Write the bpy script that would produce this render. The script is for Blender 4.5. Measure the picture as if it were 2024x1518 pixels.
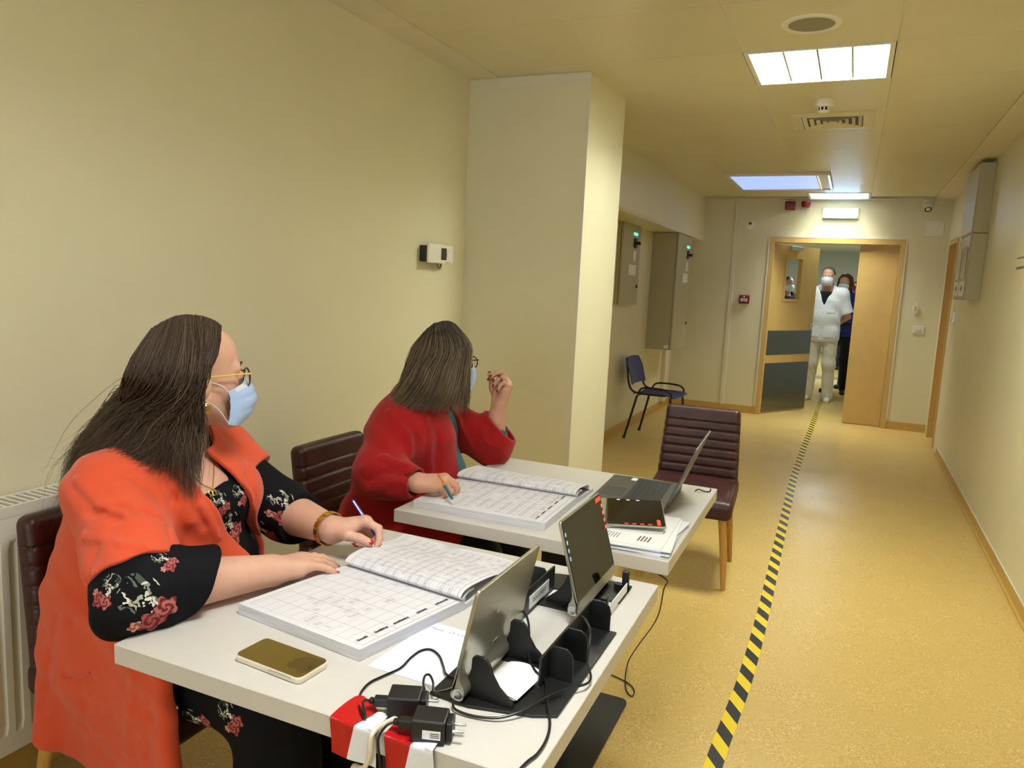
import bpy, bmesh, math, random
import numpy as np
from mathutils import Vector, Matrix
random.seed(7); rng = np.random.default_rng(7)
S = bpy.context.scene
C = S.collection
for o in list(bpy.data.objects): bpy.data.objects.remove(o)

# ------------------------------------------------------------------ camera
YAW, PITCH, ROLL, FPX, CAMH = math.radians(23.92267), math.radians(-7.86855), math.radians(2.7474), 1489.3, 1.45
def cam_axes():
    f = Vector((-math.sin(YAW)*math.cos(PITCH), math.cos(YAW)*math.cos(PITCH), math.sin(PITCH)))
    r = Vector((math.cos(YAW), math.sin(YAW), 0)); u = r.cross(f)
    return math.cos(ROLL)*r+math.sin(ROLL)*u, -math.sin(ROLL)*r+math.cos(ROLL)*u, f
CR, CU, CF = cam_axes()
cd = bpy.data.cameras.new('camera'); co = bpy.data.objects.new('camera', cd); C.objects.link(co)
cd.sensor_width = 36; cd.lens = FPX/2024*36; cd.clip_start = 0.02
co.matrix_world = Matrix(((CR.x, CU.x, -CF.x, 0), (CR.y, CU.y, -CF.y, 0), (CR.z, CU.z, -CF.z, CAMH), (0, 0, 0, 1)))
S.camera = co
O = np.array([0, 0, CAMH]); _M = np.array([CR, CU, CF])
def ray(u, v): return _M.T @ np.array([(u-1012)/FPX, -(v-759)/FPX, 1.0])
def hit(u, v, ax, val):               # where the sight line of a photo pixel meets the plane coordinate[ax] = val
    d = ray(u, v); return O+(val-O[ax])/d[ax]*d
def dep(u, v, t): return O+ray(u, v)*t

# ------------------------------------------------------------------ world, exposure, lights
W = bpy.data.worlds.new('world'); S.world = W; W.use_nodes = True
W.node_tree.nodes['Background'].inputs[0].default_value = (0.75, 0.85, 1.0, 1)
W.node_tree.nodes['Background'].inputs[1].default_value = 1.5
S.view_settings.view_transform = 'Standard'; S.view_settings.look = 'None'
S.view_settings.exposure = 0.15; S.view_settings.gamma = 1.0; S.view_settings.use_curve_mapping = False
HC = 2.507
def area(name, loc, sx, sy, power, col, rot=(0, 0, 0)):
    l = bpy.data.lights.new(name, 'AREA'); l.shape = 'RECTANGLE'; l.size = sx; l.size_y = sy; l.energy = power; l.color = col
    o = bpy.data.objects.new(name, l); C.objects.link(o); o.location = loc; o.rotation_euler = rot; return o
LAMPS = [(-0.253, 3.932, 1), (-0.253, 9.0, 1), (-0.253, 0.9, 1), (-0.4, 10.3, 0), (-0.4, 14.0, 0), (-0.4, 17.0, 0)]  # the last three are added to brighten the far room
for x, y, k in LAMPS:
    la = area('lamp_light', (x, y, HC+0.075 if k else HC-0.02), 0.54, 0.5, (44 if y < 1 else 61 if y < 6 else 24) if k else (17 if y < 11 else 55), ((0.94, 0.985, 1.0) if y < 1 else (0.95, 1.0, 0.89)) if k else (0.88, 0.98, 1.0))
    if 8 < y < 10: la.data.spread = math.radians(100)
area('daylight_fill', (-0.6, -3.35, 1.6), 2.2, 1.3, 40, (0.80, 0.90, 1.0), (math.radians(90), 0, 0))  # area lamp added behind the camera as cool daylight fill

# ------------------------------------------------------------------ materials
def lin(c):
    return tuple((v/12.92 if v <= 0.04045 else ((v+0.055)/1.055)**2.4) for v in c)
def rgb(r, g, b): return lin((r/255, g/255, b/255))
MATS = {}
class N:                                             # tiny node helper
    def __init__(s, name):
        s.m = bpy.data.materials.new(name); s.m.use_nodes = True; s.t = s.m.node_tree
        s.b = s.t.nodes['Principled BSDF']; s.L = s.t.links
    def n(s, typ, **kw):
        x = s.t.nodes.new(typ)
        for k, v in kw.items():
            if k.startswith('i_'):
                key = k[2:]; key = int(key) if key.isdigit() else key
                s.set(x.inputs[key], v)
            else: setattr(x, k, v)
        return x
    def set(s, inp, v):
        if isinstance(v, bpy.types.NodeSocket): s.L.new(v, inp)
        elif isinstance(v, tuple) and len(v) == 3 and inp.type == 'RGBA': inp.default_value = (*v, 1)
        else: inp.default_value = v
    def math(s, op, a, b=0.0, c=0.0, clamp=False):
        x = s.n('ShaderNodeMath', operation=op); x.use_clamp = clamp
        s.set(x.inputs[0], a); s.set(x.inputs[1], b); s.set(x.inputs[2], c); return x.outputs[0]
    def mix(s, f, a, b):
        x = s.n('ShaderNodeMix', data_type='RGBA'); s.set(x.inputs[0], f); s.set(x.inputs[6], a); s.set(x.inputs[7], b); return x.outputs[2]
    def ramp(s, f, pts):
        x = s.n('ShaderNodeValToRGB'); s.set(x.inputs[0], f); e = x.color_ramp.elements
        while len(e) < len(pts): e.new(0.5)
        for q, (p, c) in zip(e, pts): q.position = p; q.color = (*c, 1) if len(c) == 3 else c
        return x.outputs[0]
    def noise(s, scale, detail=2, rough=0.5, vec=None, dist=0.0):
        x = s.n('ShaderNodeTexNoise'); x.inputs['Scale'].default_value = scale; x.inputs['Detail'].default_value = detail
        x.inputs['Roughness'].default_value = rough; x.inputs['Distortion'].default_value = dist
        s.set(x.inputs['Vector'], vec if vec is not None else s.obj()); return x.outputs['Fac']
    def obj(s):
        if not hasattr(s, '_g'): s._g = s.n('ShaderNodeNewGeometry').outputs['Position']
        return s._g
    def uv(s, name='UVMap'):
        x = s.n('ShaderNodeUVMap'); x.uv_map = name; y = s.n('ShaderNodeSeparateXYZ'); s.L.new(x.outputs[0], y.inputs[0]); return y.outputs[0], y.outputs[1]
    def sep(s, v):
        y = s.n('ShaderNodeSeparateXYZ'); s.L.new(v, y.inputs[0]); return y.outputs
    def comb(s, x=0., y=0., z=0.):
        c = s.n('ShaderNodeCombineXYZ'); s.set(c.inputs[0], x); s.set(c.inputs[1], y); s.set(c.inputs[2], z); return c.outputs[0]
    def bump(s, h, strength=0.2, dist=0.001):
        x = s.n('ShaderNodeBump'); x.inputs['Strength'].default_value = strength; x.inputs['Distance'].default_value = dist
        s.L.new(h, x.inputs['Height']); s.L.new(x.outputs[0], s.b.inputs['Normal'])
def mat(name, col=(0.8, 0.8, 0.8), rough=0.5, metal=0.0, spec=0.5, var=0.0, vscale=6.0, bump=0.0, bscale=200.0, emit=None, es=0.0, sub=0.0, coat=0.0, sheen=0.0):
    if name in MATS: return MATS[name]
    s = N(name); b = s.b
    b.inputs['Base Color'].default_value = (*col, 1); b.inputs['Roughness'].default_value = rough
    b.inputs['Metallic'].default_value = metal; b.inputs['Specular IOR Level'].default_value = spec
    if coat: b.inputs['Coat Weight'].default_value = coat
    if sheen: b.inputs['Sheen Weight'].default_value = sheen
    if sub: b.inputs['Subsurface Weight'].default_value = sub; b.inputs['Subsurface Radius'].default_value = (0.012, 0.005, 0.003); b.inputs['Subsurface Scale'].default_value = 1.0
    if var:
        n = s.noise(vscale, 3); lo = tuple(c*(1-var) for c in col); hi = tuple(min(1, c*(1+var)) for c in col)
        s.set(b.inputs['Base Color'], s.ramp(n, [(0.3, lo), (0.7, hi)]))
    if bump: s.bump(s.noise(bscale, 2), bump, 0.001)
    if emit: b.inputs['Emission Color'].default_value = (*emit, 1); b.inputs['Emission Strength'].default_value = es
    MATS[name] = s.m; return s.m

# ------------------------------------------------------------------ mesh builder
class MB:
    def __init__(s): s.v = []; s.f = []; s.uv = {}
    def add(s, vs, fs):
        o = len(s.v); s.v += [tuple(map(float, p)) for p in vs]; s.f += [tuple(i+o for i in q) for q in fs]; return s
    def box(s, x0, x1, y0, y1, z0, z1, M=None):
        vs = [(x, y, z) for z in (z0, z1) for y in (y0, y1) for x in (x0, x1)]
        if M is not None: vs = [tuple(M @ Vector(p)) for p in vs]
        return s.add(vs, [(0, 2, 3, 1), (4, 5, 7, 6), (0, 1, 5, 4), (2, 6, 7, 3), (0, 4, 6, 2), (1, 3, 7, 5)])
    def quad(s, a, b, c, d): return s.add([a, b, c, d], [(0, 1, 2, 3)])
    def prism(s, poly, z0, z1, M=None, axis=2):          # polygon extruded along an axis
        n = len(poly)
        def P(p, z): return [(z, p[0], p[1]), (p[1], z, p[0]), (p[0], p[1], z)][axis]
        vs = [P(p, z0) for p in poly]+[P(p, z1) for p in poly]
        if M is not None: vs = [tuple(M @ Vector(p)) for p in vs]
        return s.add(vs, [tuple(range(n))[::-1], tuple(range(n, 2*n))]+[(i, (i+1) % n, n+(i+1) % n, n+i) for i in range(n)])
    def lathe(s, prof, n=24, M=None, cap=True):          # (r, z) profile about z
        vs = []; fs = []; m = len(prof)
        for r, z in prof:
            for k in range(n): a = 2*math.pi*k/n; vs.append((r*math.cos(a), r*math.sin(a), z))
        for i in range(m-1):
            for k in range(n): fs.append((i*n+k, i*n+(k+1) % n, (i+1)*n+(k+1) % n, (i+1)*n+k))
        if cap: fs.append(tuple(range(n))[::-1]); fs.append(tuple((m-1)*n+k for k in range(n)))
        if M is not None: vs = [tuple(M @ Vector(p)) for p in vs]
        return s.add(vs, fs)
    def tube(s, path, r, n=8, cap=True):                 # swept circle, r scalar or list
        P = [np.array(p, float) for p in path]; m = len(P); rr = r if hasattr(r, '__len__') else [r]*m
        up = None; vs = []; fs = []
        for i in range(m):
            t = P[min(i+1, m-1)]-P[max(i-1, 0)]; t /= np.linalg.norm(t)+1e-12
            if up is None:
                a = np.array([0, 0, 1.]) if abs(t[2]) < .9 else np.array([1., 0, 0]); up = np.cross(t, a)
            up = up-t*(up@t); up /= np.linalg.norm(up)+1e-12; w = np.cross(t, up)
            for k in range(n):
                a = 2*math.pi*k/n; vs.append(P[i]+rr[i]*(math.cos(a)*up+math.sin(a)*w))
        for i in range(m-1):
            for k in range(n): fs.append((i*n+k, i*n+(k+1) % n, (i+1)*n+(k+1) % n, (i+1)*n+k))
        if cap: fs.append(tuple(range(n))[::-1]); fs.append(tuple((m-1)*n+k for k in range(n)))
        return s.add(vs, fs)
    def grid(s, F, nu, nv, thick=0.0):                   # F(u,v) in 0..1 -> point ; optional thickness along normal
        P = np.array([[F(i/nu, j/nv) for j in range(nv+1)] for i in range(nu+1)], float)
        idx = lambda i, j: i*(nv+1)+j
        fs = [(idx(i, j), idx(i+1, j), idx(i+1, j+1), idx(i, j+1)) for i in range(nu) for j in range(nv)]
        vs = P.reshape(-1, 3)
        if not thick: return s.add(vs, fs)
        du = np.gradient(P, axis=0); dv = np.gradient(P, axis=1); n = np.cross(du, dv); n /= np.linalg.norm(n, axis=2, keepdims=True)+1e-12
        Q = (P-n*thick).reshape(-1, 3); K = len(vs); vs2 = np.concatenate([vs, Q])
        fs2 = fs+[tuple(K+i for i in q[::-1]) for q in fs]
        ring = [idx(i, 0) for i in range(nu+1)]+[idx(nu, j) for j in range(1, nv+1)]+[idx(i, nv) for i in range(nu-1, -1, -1)]+[idx(0, j) for j in range(nv-1, 0, -1)]
        for a, b in zip(ring, ring[1:]+ring[:1]): fs2.append((b, a, K+a, K+b))
        return s.add(vs2, fs2)
    def mesh(s, name, bevel=0.0, seg=2, smooth=False, loc=None, ang=30):
        me = bpy.data.meshes.new(name); V = np.array(s.v, float)
        if loc is not None: V = V-np.array(loc)
        me.from_pydata(V.tolist(), [], s.f); me.validate()
        bm = bmesh.new(); bm.from_mesh(me)
        if bevel:
            bmesh.ops.remove_doubles(bm, verts=bm.verts, dist=1e-5)
            es = [e for e in bm.edges if len(e.link_faces) == 2 and e.calc_face_angle(0) > math.radians(ang)]
            bmesh.ops.bevel(bm, geom=es, offset=bevel, segments=seg, profile=0.5, affect='EDGES', clamp_overlap=True)
        bmesh.ops.recalc_face_normals(bm, faces=bm.faces)
        bm.to_mesh(me); bm.free()
        if smooth or bevel >= 0.006:
            me.shade_smooth(); me.set_sharp_from_angle(angle=math.radians(40 if smooth and not bevel else 50))
            if bevel and not smooth: me['wn'] = 1
        return me
def link(name, me, m, parent=None, loc=None):
    o = bpy.data.objects.new(name, me); C.objects.link(o)
    if m is not None:
        for x in (m if isinstance(m, list) else [m]): me.materials.append(MATS[x] if isinstance(x, str) else x)
    if parent is not None: o.parent = parent
    if loc is not None: o.location = loc
    if me.get('wn'): w_ = o.modifiers.new('weighted_normal', 'WEIGHTED_NORMAL'); w_.keep_sharp = True
    return o
def root_loc(p):
    l = Vector((0, 0, 0))
    while p is not None: l += p.location; p = p.parent
    return l
def part(name, mb, m, parent, bevel=0.0, smooth=False, seg=2, local=False, label=None, ang=30):
    me = mb.mesh(name, bevel, seg, smooth, None if local else root_loc(parent), ang)
    o = link(name, me, m, parent)
    if label: o['label'] = label
    return o
def thing(name, label, cat, loc=(0, 0, 0), group=None, rz=0.0):
    o = bpy.data.objects.new(name, None); C.objects.link(o); o.empty_display_size = 0.05
    o.location = loc; o.rotation_euler = (0, 0, rz); o['label'] = label; o['category'] = cat
    if group: o['group'] = group
    return o
def solo(name, mb, m, label, cat, bevel=0.0, smooth=False, group=None, seg=2, kind=None, ang=30):
    V = np.array(mb.v); c = (V.min(0)+V.max(0))/2; c[2] = V[:, 2].min()
    o = link(name, mb.mesh(name, bevel, seg, smooth, c, ang), m, None, c)
    o['label'] = label; o['category'] = cat
    if group: o['group'] = group
    if kind: o['kind'] = kind
    return o
def struct(name, mb, m, parent=None, bevel=0.0, label=None, smooth=False):
    o = link(name, mb.mesh(name, bevel, 2, smooth, root_loc(parent) if parent else None), m, parent)
    if parent is None: o['kind'] = 'structure'
    if label: o['label'] = label
    return o
def copy_tree(o, parent=None):
    c = o.copy(); C.objects.link(c); c.parent = parent
    for ch in list(o.children): copy_tree(ch, c)
    return c
def rot(ax, deg): return Matrix.Rotation(math.radians(deg), 4, ax)
def T(x, y, z): return Matrix.Translation((x, y, z))
def catmull(P, n=8):
    P = [np.array(p, float) for p in P]; Q = [2*P[0]-P[1]]+P+[2*P[-1]-P[-2]]; out = []
    for i in range(1, len(Q)-2):
        a, b, c, d = Q[i-1:i+3]
        for k in range(n):
            t = k/n; out.append(0.5*((2*b)+(c-a)*t+(2*a-5*b+4*c-d)*t*t+(3*b-a-3*c+d)*t**3))
    out.append(P[-1]); return out
def rrect(w, h, r, n=5, cx=0, cy=0):
    pts = []
    for sx, sy, a0 in ((1, 1, 0), (-1, 1, 90), (-1, -1, 180), (1, -1, 270)):
        for k in range(n+1):
            a = math.radians(a0+90*k/n); pts.append((cx+sx*(w/2-r)+r*math.cos(a), cy+sy*(h/2-r)+r*math.sin(a)))
    return pts
def text_mesh(name, s, size, m, parent, M, depth=0.0002, align='CENTER'):
    cu = bpy.data.curves.new(name, 'FONT'); cu.body = s; cu.size = size; cu.extrude = depth; cu.align_x = align; cu.align_y = 'CENTER'; cu.resolution_u = 2
    to = bpy.data.objects.new(name, cu); C.objects.link(to)
    dg = bpy.context.evaluated_depsgraph_get(); me = bpy.data.meshes.new_from_object(to.evaluated_get(dg))
    bpy.data.objects.remove(to); me.name = name
    me.transform(Matrix.Translation(-root_loc(parent)) @ M); return link(name, me, m, parent)
# ------------------------------------------------------------------ surface materials
def wall_mat(name, col, rough=0.42, spec=0.4):
    s = N(name); p = s.obj(); n = s.noise(1.3, 2); lo = tuple(c*0.96 for c in col)
    s.set(s.b.inputs['Base Color'], s.ramp(n, [(0.35, lo), (0.65, col)])); s.b.inputs['Specular IOR Level'].default_value = spec
    x, y, z = s.sep(p); v = s.comb(s.math('MULTIPLY', x, 420), s.math('MULTIPLY', y, 420), s.math('MULTIPLY', z, 60))
    h = s.noise(1.0, 2, vec=v); s.bump(h, 0.12, 0.0006)
    s.b.inputs['Roughness'].default_value = rough; MATS[name] = s.m
wall_mat('wall_paint', rgb(228, 221, 190)); wall_mat('far_wall', rgb(204, 211, 204), 0.6)
mat('plaster_trim', rgb(226, 218, 198), 0.6, var=0.03)
mat('ceiling_metal', rgb(220, 212, 180), 0.34, spec=0.5, var=0.02, vscale=2); mat('ceiling_void', rgb(150, 138, 100), 0.8)
def floor_mat():
    s = N('vinyl'); base = rgb(206, 177, 106); v = s.n('ShaderNodeTexVoronoi'); v.inputs['Scale'].default_value = 240; s.L.new(s.obj(), v.inputs['Vector'])
    sp = s.sep(v.outputs['Color'])[0]
    c1 = s.ramp(sp, [(0.0, rgb(176, 142, 74)), (0.28, rgb(204, 170, 96)), (0.72, rgb(210, 178, 106)), (0.9, rgb(232, 210, 150))])
    n = s.noise(7, 4, 0.6); n2 = s.noise(1.2, 2)
    c2 = s.mix(s.ramp(n, [(0.35, (0, 0, 0)), (0.7, (1, 1, 1))]), c1, rgb(206, 177, 106)); c3 = s.mix(s.math('MULTIPLY', n2, 0.25), c2, rgb(190, 152, 80))
    s.set(s.b.inputs['Base Color'], c3); s.set(s.b.inputs['Roughness'], s.math('MULTIPLY_ADD', s.noise(3, 3), 0.25, 0.22)); s.b.inputs['Specular IOR Level'].default_value = 0.45
    s.bump(s.noise(350, 2), 0.05, 0.0005); MATS['vinyl'] = s.m
floor_mat()
mat('vinyl_skirt', rgb(198, 162, 86), 0.45, var=0.06, vscale=30)
mat('white_plastic', rgb(232, 228, 214), 0.4); mat('black_plastic', rgb(22, 22, 24), 0.45); mat('dark_grey', rgb(52, 52, 54), 0.5)
mat('steel', (0.62, 0.62, 0.6), 0.28, 1.0); mat('brushed_steel', (0.20, 0.20, 0.19), 0.14, 1.0, bump=0.05, bscale=60); mat('alu_mirror', (0.9, 0.9, 0.9), 0.18, 1.0)
mat('red_plastic', rgb(118, 14, 18), 0.35); mat('grey_enamel', rgb(176, 168, 138), 0.45, var=0.02); mat('grey_dark_enamel', rgb(120, 112, 84), 0.5)
mat('door_laminate', rgb(206, 172, 104), 0.4, var=0.04, vscale=9); mat('door_frame', rgb(206, 172, 104), 0.4); mat('glass_dark', rgb(30, 32, 34), 0.08, coat=0.5)
mat('led_green', (0.05, 0.5, 0.3), 0.4, emit=(0.1, 1.0, 0.55), es=1.6); mat('paper_white', rgb(240, 240, 240), 0.75); mat('paper_cream', rgb(236, 224, 190), 0.75)
mat('tube_glow', (1, 1, 1), 0.4, emit=(1.0, 0.97, 0.9), es=9); mat('exit_glow', (1, 1, 1), 0.4, emit=(0.26, 0.56, 1.0), es=8.0); mat('sky_glow', (0.6, 0.7, 1), 0.4, emit=(0.24, 0.37, 1.0), es=1.15)
g = N('pane_glass'); g.b.inputs['Base Color'].default_value = (0.95, 0.97, 0.97, 1); g.b.inputs['Transmission Weight'].default_value = 1.0; g.b.inputs['Roughness'].default_value = 0.02; g.b.inputs['IOR'].default_value = 1.1; MATS['pane_glass'] = g.m

# ------------------------------------------------------------------ room shell
XL, XR, YE, YB, YF = -2.0, 0.858, 9.311, -3.6, 21.0
struct('floor', MB().box(-2.3, 1.3, YB-0.1, YF, -0.12, 0.0), 'vinyl')
b = MB().box(XL-0.15, XL, YB-0.1, YE+0.12, 0, 2.75); wall_left = struct('wall_left', b, 'wall_paint')
b = MB()                                                  # right wall with a doorway near its far end
b.box(XR, XR+0.18, YB-0.1, 8.40, 0, 2.75).box(XR, XR+0.18, 8.40, 9.05, 2.03, 2.75).box(XR, XR+0.18, 9.05, YE+0.12, 0, 2.75)
struct('wall_right', b, 'wall_paint')
DA, DB, DH = -0.925, 0.437, 2.05
b = MB().box(XL, DA, YE, YE+0.12, 0, 2.75).box(DB, XR, YE, YE+0.12, 0, 2.75).box(DA, DB, YE, YE+0.12, DH, 2.75)
wall_end = struct('wall_end', b, 'wall_paint')
b = MB().box(XL-0.15, -1.7, YB-0.12, YB, 0, 2.75).box(0.5, XR+0.18, YB-0.12, YB, 0, 2.75).box(-1.7, 0.5, YB-0.12, YB, 0, 0.95).box(-1.7, 0.5, YB-0.12, YB, 2.25, 2.75)
struct('wall_back', b, 'wall_paint')
wn = struct('unseen_window_1', MB().box(-1.7, 0.5, YB-0.09, YB-0.03, 0.95, 1.0).box(-1.7, 0.5, YB-0.09, YB-0.03, 2.2, 2.25).box(-1.7, -1.65, YB-0.09, YB-0.03, 1.0, 2.2).box(0.45, 0.5, YB-0.09, YB-0.03, 1.0, 2.2).box(-0.63, -0.57, YB-0.09, YB-0.03, 1.0, 2.2), 'white_plastic')  # unseen window, added so daylight can come from behind the camera
for x0, x1 in ((-1.65, -0.63), (-0.57, 0.45)): struct('pane', MB().box(x0, x1, YB-0.064, YB-0.058, 1.0, 2.2), 'pane_glass', wn)
XP, YP, YP2, XB = -1.314, 3.763, 4.389, -1.704            # pilaster and beam over the recess
struct('wall_pilaster', MB().box(XL, XP, YP, YP2, 0, 2.75), 'wall_paint')
struct('wall_beam', MB().box(XL, XB, YP2, YE, 2.022, 2.75), 'wall_paint')
b = MB().box(XP-0.022, XP+0.002, YP-0.003, YP+0.01, 0, 2.49); struct('trim_1', b, 'plaster_trim')
struct('trim_2', MB().box(-1.365, -1.318, YE-0.012, YE, 0.08, 2.47), 'plaster_trim', bevel=0.004)
struct('trim_3', MB().box(XB-0.01, XB+0.004, YP2, YE, 2.018, 2.045), 'plaster_trim', bevel=0.002)
struct('trim_4', MB().box(-1.826, XP, YP-0.004, YP, 2.452, 2.505), 'plaster_trim')
# far room
b = MB().box(-2.3, -2.2, YE+0.12, YF, 0, 2.75); struct('wall_far_left', b, 'far_wall')
b = MB().box(1.15, 1.3, YE+0.12, YF, 0, 2.75); struct('wall_far_right', b, 'far_wall')
struct('wall_far_end', MB().box(-2.3, 1.3, YF-0.1, YF, 0, 2.75), 'far_wall')
struct('wall_far_divider', MB().box(-2.2, XL-0.15, YE, YE+0.12, 0, 2.75).box(XR+0.18, 1.15, YE, YE+0.12, 0, 2.75), 'far_wall')
struct('wall_side_room', MB().box(XR+0.18, XR+1.0, 8.2, 8.3, 0, 2.75).box(XR+0.18, XR+1.0, 9.15, 9.25, 0, 2.75).box(XR+0.9, XR+1.0, 8.3, 9.15, 0, 2.75), 'wall_paint')
# ceilings: slab with the panels hung below it
struct('ceiling', MB().box(-2.3, 1.9, YB-0.1, YE+0.1, 2.70, 2.8), 'ceiling_void'); ceil = bpy.data.objects['ceiling']
struct('ceiling_far', MB().box(-2.3, 1.3, YE+0.12, YF, 2.507, 2.57), 'far_wall')
cols = [-1.826, -1.209, -0.568, 0.062, 0.676]
Y0 = 3.632; rows = [Y0+0.6*k for k in range(-12, 9)]; PANEL = {}
def is_lamp(c, y):
    return c == 2 and any(abs(y-(ly-0.3)) < 0.03 for lx, ly, k in LAMPS if k)
lamp_rows = [(ly-0.292) for lx, ly, k in LAMPS if k]
for c in range(4):
    ys = [(y, y+0.6) for y in rows]
    if c == 2:                                            # the strip with the light fittings is cut to them
        cuts = sorted([YB]+[v for ly in lamp_rows for v in (ly, ly+0.584)]+[9.19]); ys = []
        for a, d in zip(cuts, cuts[1:]):
            if any(abs(a-ly) < 1e-6 for ly in lamp_rows): continue
            k = max(1, round((d-a)/0.6)); ys += [(a+(d-a)*i/k, a+(d-a)*(i+1)/k) for i in range(k)]
    for y0, y1 in ys:
        y0 = max(y0, YB); y1 = min(y1, 9.19)
        if y1-y0 < 0.05: continue
        key = (c, round(y1-y0, 3)); g_ = 0.0022
        if key not in PANEL: PANEL[key] = MB().box(g_, cols[c+1]-cols[c]-g_, g_/2, y1-y0-g_/2, 0, 0.014).mesh('ceiling_panel')
        if not PANEL[key].materials: PANEL[key].materials.append(MATS['ceiling_metal'])
        o = bpy.data.objects.new('ceiling_panel', PANEL[key]); C.objects.link(o); o.parent = ceil; o.location = (cols[c], y0, HC)
b = MB().box(XL, cols[0], YB, YE, HC-0.004, 2.70).box(cols[4], XR, YB, YE, HC-0.004, 2.70).box(cols[0], cols[4], 9.19, YE, HC-0.006, 2.70)
struct('trim_5', b, 'plaster_trim', label='plaster border around the ceiling panels')
b = MB()
for x in cols[1:4]: b.box(x-0.0015, x+0.0015, YB, 9.19, HC-0.0008, HC+0.02)
struct('trim_6', b, 'white_plastic')
# skirtings
b = MB().box(XR-0.006, XR, YB, 8.07, 0, 0.072).box(XR-0.02, XR, YB, 8.07, 0, 0.012); struct('baseboard_right', b, 'vinyl_skirt', bevel=0.003)
b = MB().box(XL, XL+0.006, YB, YP, 0, 0.09).box(XL, XP, YP-0.006, YP, 0, 0.09).box(XP, XP+0.006, YP, YP2, 0, 0.09).box(XL, XL+0.006, YP2, YE, 0, 0.09); struct('baseboard_left', b, 'vinyl_skirt', bevel=0.002)
b = MB().box(XL, DA-0.02, YE-0.006, YE, 0, 0.09).box(DB+0.03, XR, YE-0.006, YE, 0, 0.09); struct('baseboard_end', b, 'vinyl_skirt', bevel=0.002)
struct('trim_7', MB().box(XR-0.007, XR-0.001, YB, 8.07, 0.072, 0.078), 'plaster_trim')
# doorway frame and the two unequal leaves
b = MB().box(DA-0.02, DA+0.03, YE-0.012, YE+0.13, 0, DH+0.03).box(DB-0.03, DB+0.02, YE-0.012, YE+0.13, 0, DH+0.03).box(DA+0.03, DB-0.03, YE-0.012, YE+0.13, DH-0.03, DH+0.03)
fr = struct('trim_8', b, 'door_frame', bevel=0.004)
b = MB().box(DA-0.035, DA-0.020, YE-0.014, YE+0.0, 0.09, DH+0.03).box(DB+0.020, DB+0.035, YE-0.014, YE, 0.09, DH+0.03).box(DA-0.035, DB+0.035, YE-0.014, YE, DH+0.03, DH+0.047)
struct('trim_9', b, 'plaster_trim')
d1 = bpy.data.objects.new('door_1', None); C.objects.link(d1); d1['kind'] = 'structure'; d1['label'] = 'open yellow laminate door leaf with window and steel kick plates'
d1.location = (DA+0.028, YE+0.06, 0.008); d1.rotation_euler = (0, 0, math.radians(61)); LW, LH = 0.945, 2.005
b = MB()                                                   # leaf with a hole for its window
wx0, wx1, wz0, wz1 = 0.27, 0.60, 1.36, 1.86
b.box(0, wx0, 0, 0.045, 0, LH).box(wx1, LW, 0, 0.045, 0, LH).box(wx0, wx1, 0, 0.045, 0, wz0).box(wx0, wx1, 0, 0.045, wz1, LH)
part('leaf', b, 'door_laminate', d1, local=True)
b = MB()
for q in ((wx0-.02, wx1+.02, wz0-.02, wz0+.012), (wx0-.02, wx1+.02, wz1-.012, wz1+.02), (wx0-.02, wx0+.012, wz0+.012, wz1-.012), (wx1-.012, wx1+.02, wz0+.012, wz1-.012)): b.box(q[0], q[1], -0.006, 0.051, q[2], q[3])
part('window_frame', b, 'door_frame', d1, local=True)
part('pane', MB().box(wx0+.01, wx1-.01, 0.02, 0.026, wz0+.01, wz1-.01), 'pane_glass', d1, local=True)
part('kick_plate', MB().box(0.02, LW-0.01, -0.003, 0, 0.01, 0.60), 'brushed_steel', d1, local=True)
part('kick_plate', MB().box(0.02, LW-0.01, -0.003, 0, 0.70, 0.99), 'brushed_steel', d1, local=True)
hd = part('handle', MB().box(LW-0.075, LW-0.035, -0.008, 0, 1.015, 1.085).tube([(LW-.055, -.005, 1.05), (LW-.055, -.05, 1.05), (LW-.075, -.055, 1.05), (LW-.17, -.055, 1.05)], 0.009, 10), 'steel', d1, local=True, smooth=True)
part('closer', MB().box(0.3, 0.52, -0.04, 0, LH-0.06, LH-0.01), 'steel', d1, local=True, bevel=0.004)
d2 = bpy.data.objects.new('door_2', None); C.objects.link(d2); d2['kind'] = 'structure'; d2['label'] = 'narrow closed yellow laminate door leaf'; d2.location = (0.012, YE+0.055, 0.008)
part('leaf', MB().box(0, DB-0.03-0.015, 0, 0.045, 0, LH), 'door_laminate', d2, local=True, bevel=0.002)
# doorway in the right wall
b = MB().box(XR-0.012, XR+0.19, 8.38, 8.42, 0, 2.05).box(XR-0.012, XR+0.19, 9.03, 9.07, 0, 2.05).box(XR-0.012, XR+0.19, 8.42, 9.03, 2.01, 2.05); struct('trim_10', b, 'door_frame', bevel=0.004)
d3 = bpy.data.objects.new('door_3', None); C.objects.link(d3); d3['kind'] = 'structure'; d3.location = (XR+0.12, 8.424, 0.008)
part('leaf', MB().box(0, 0.04, 0, 0.602, 0, 2.0), 'door_laminate', d3, local=True, bevel=0.002)
part('handle', MB().tube([(0, .06, 1.03), (-.05, .06, 1.03), (-.052, .08, 1.03), (-.052, .17, 1.03)], 0.009, 8), 'steel', d3, local=True, smooth=True)

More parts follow.
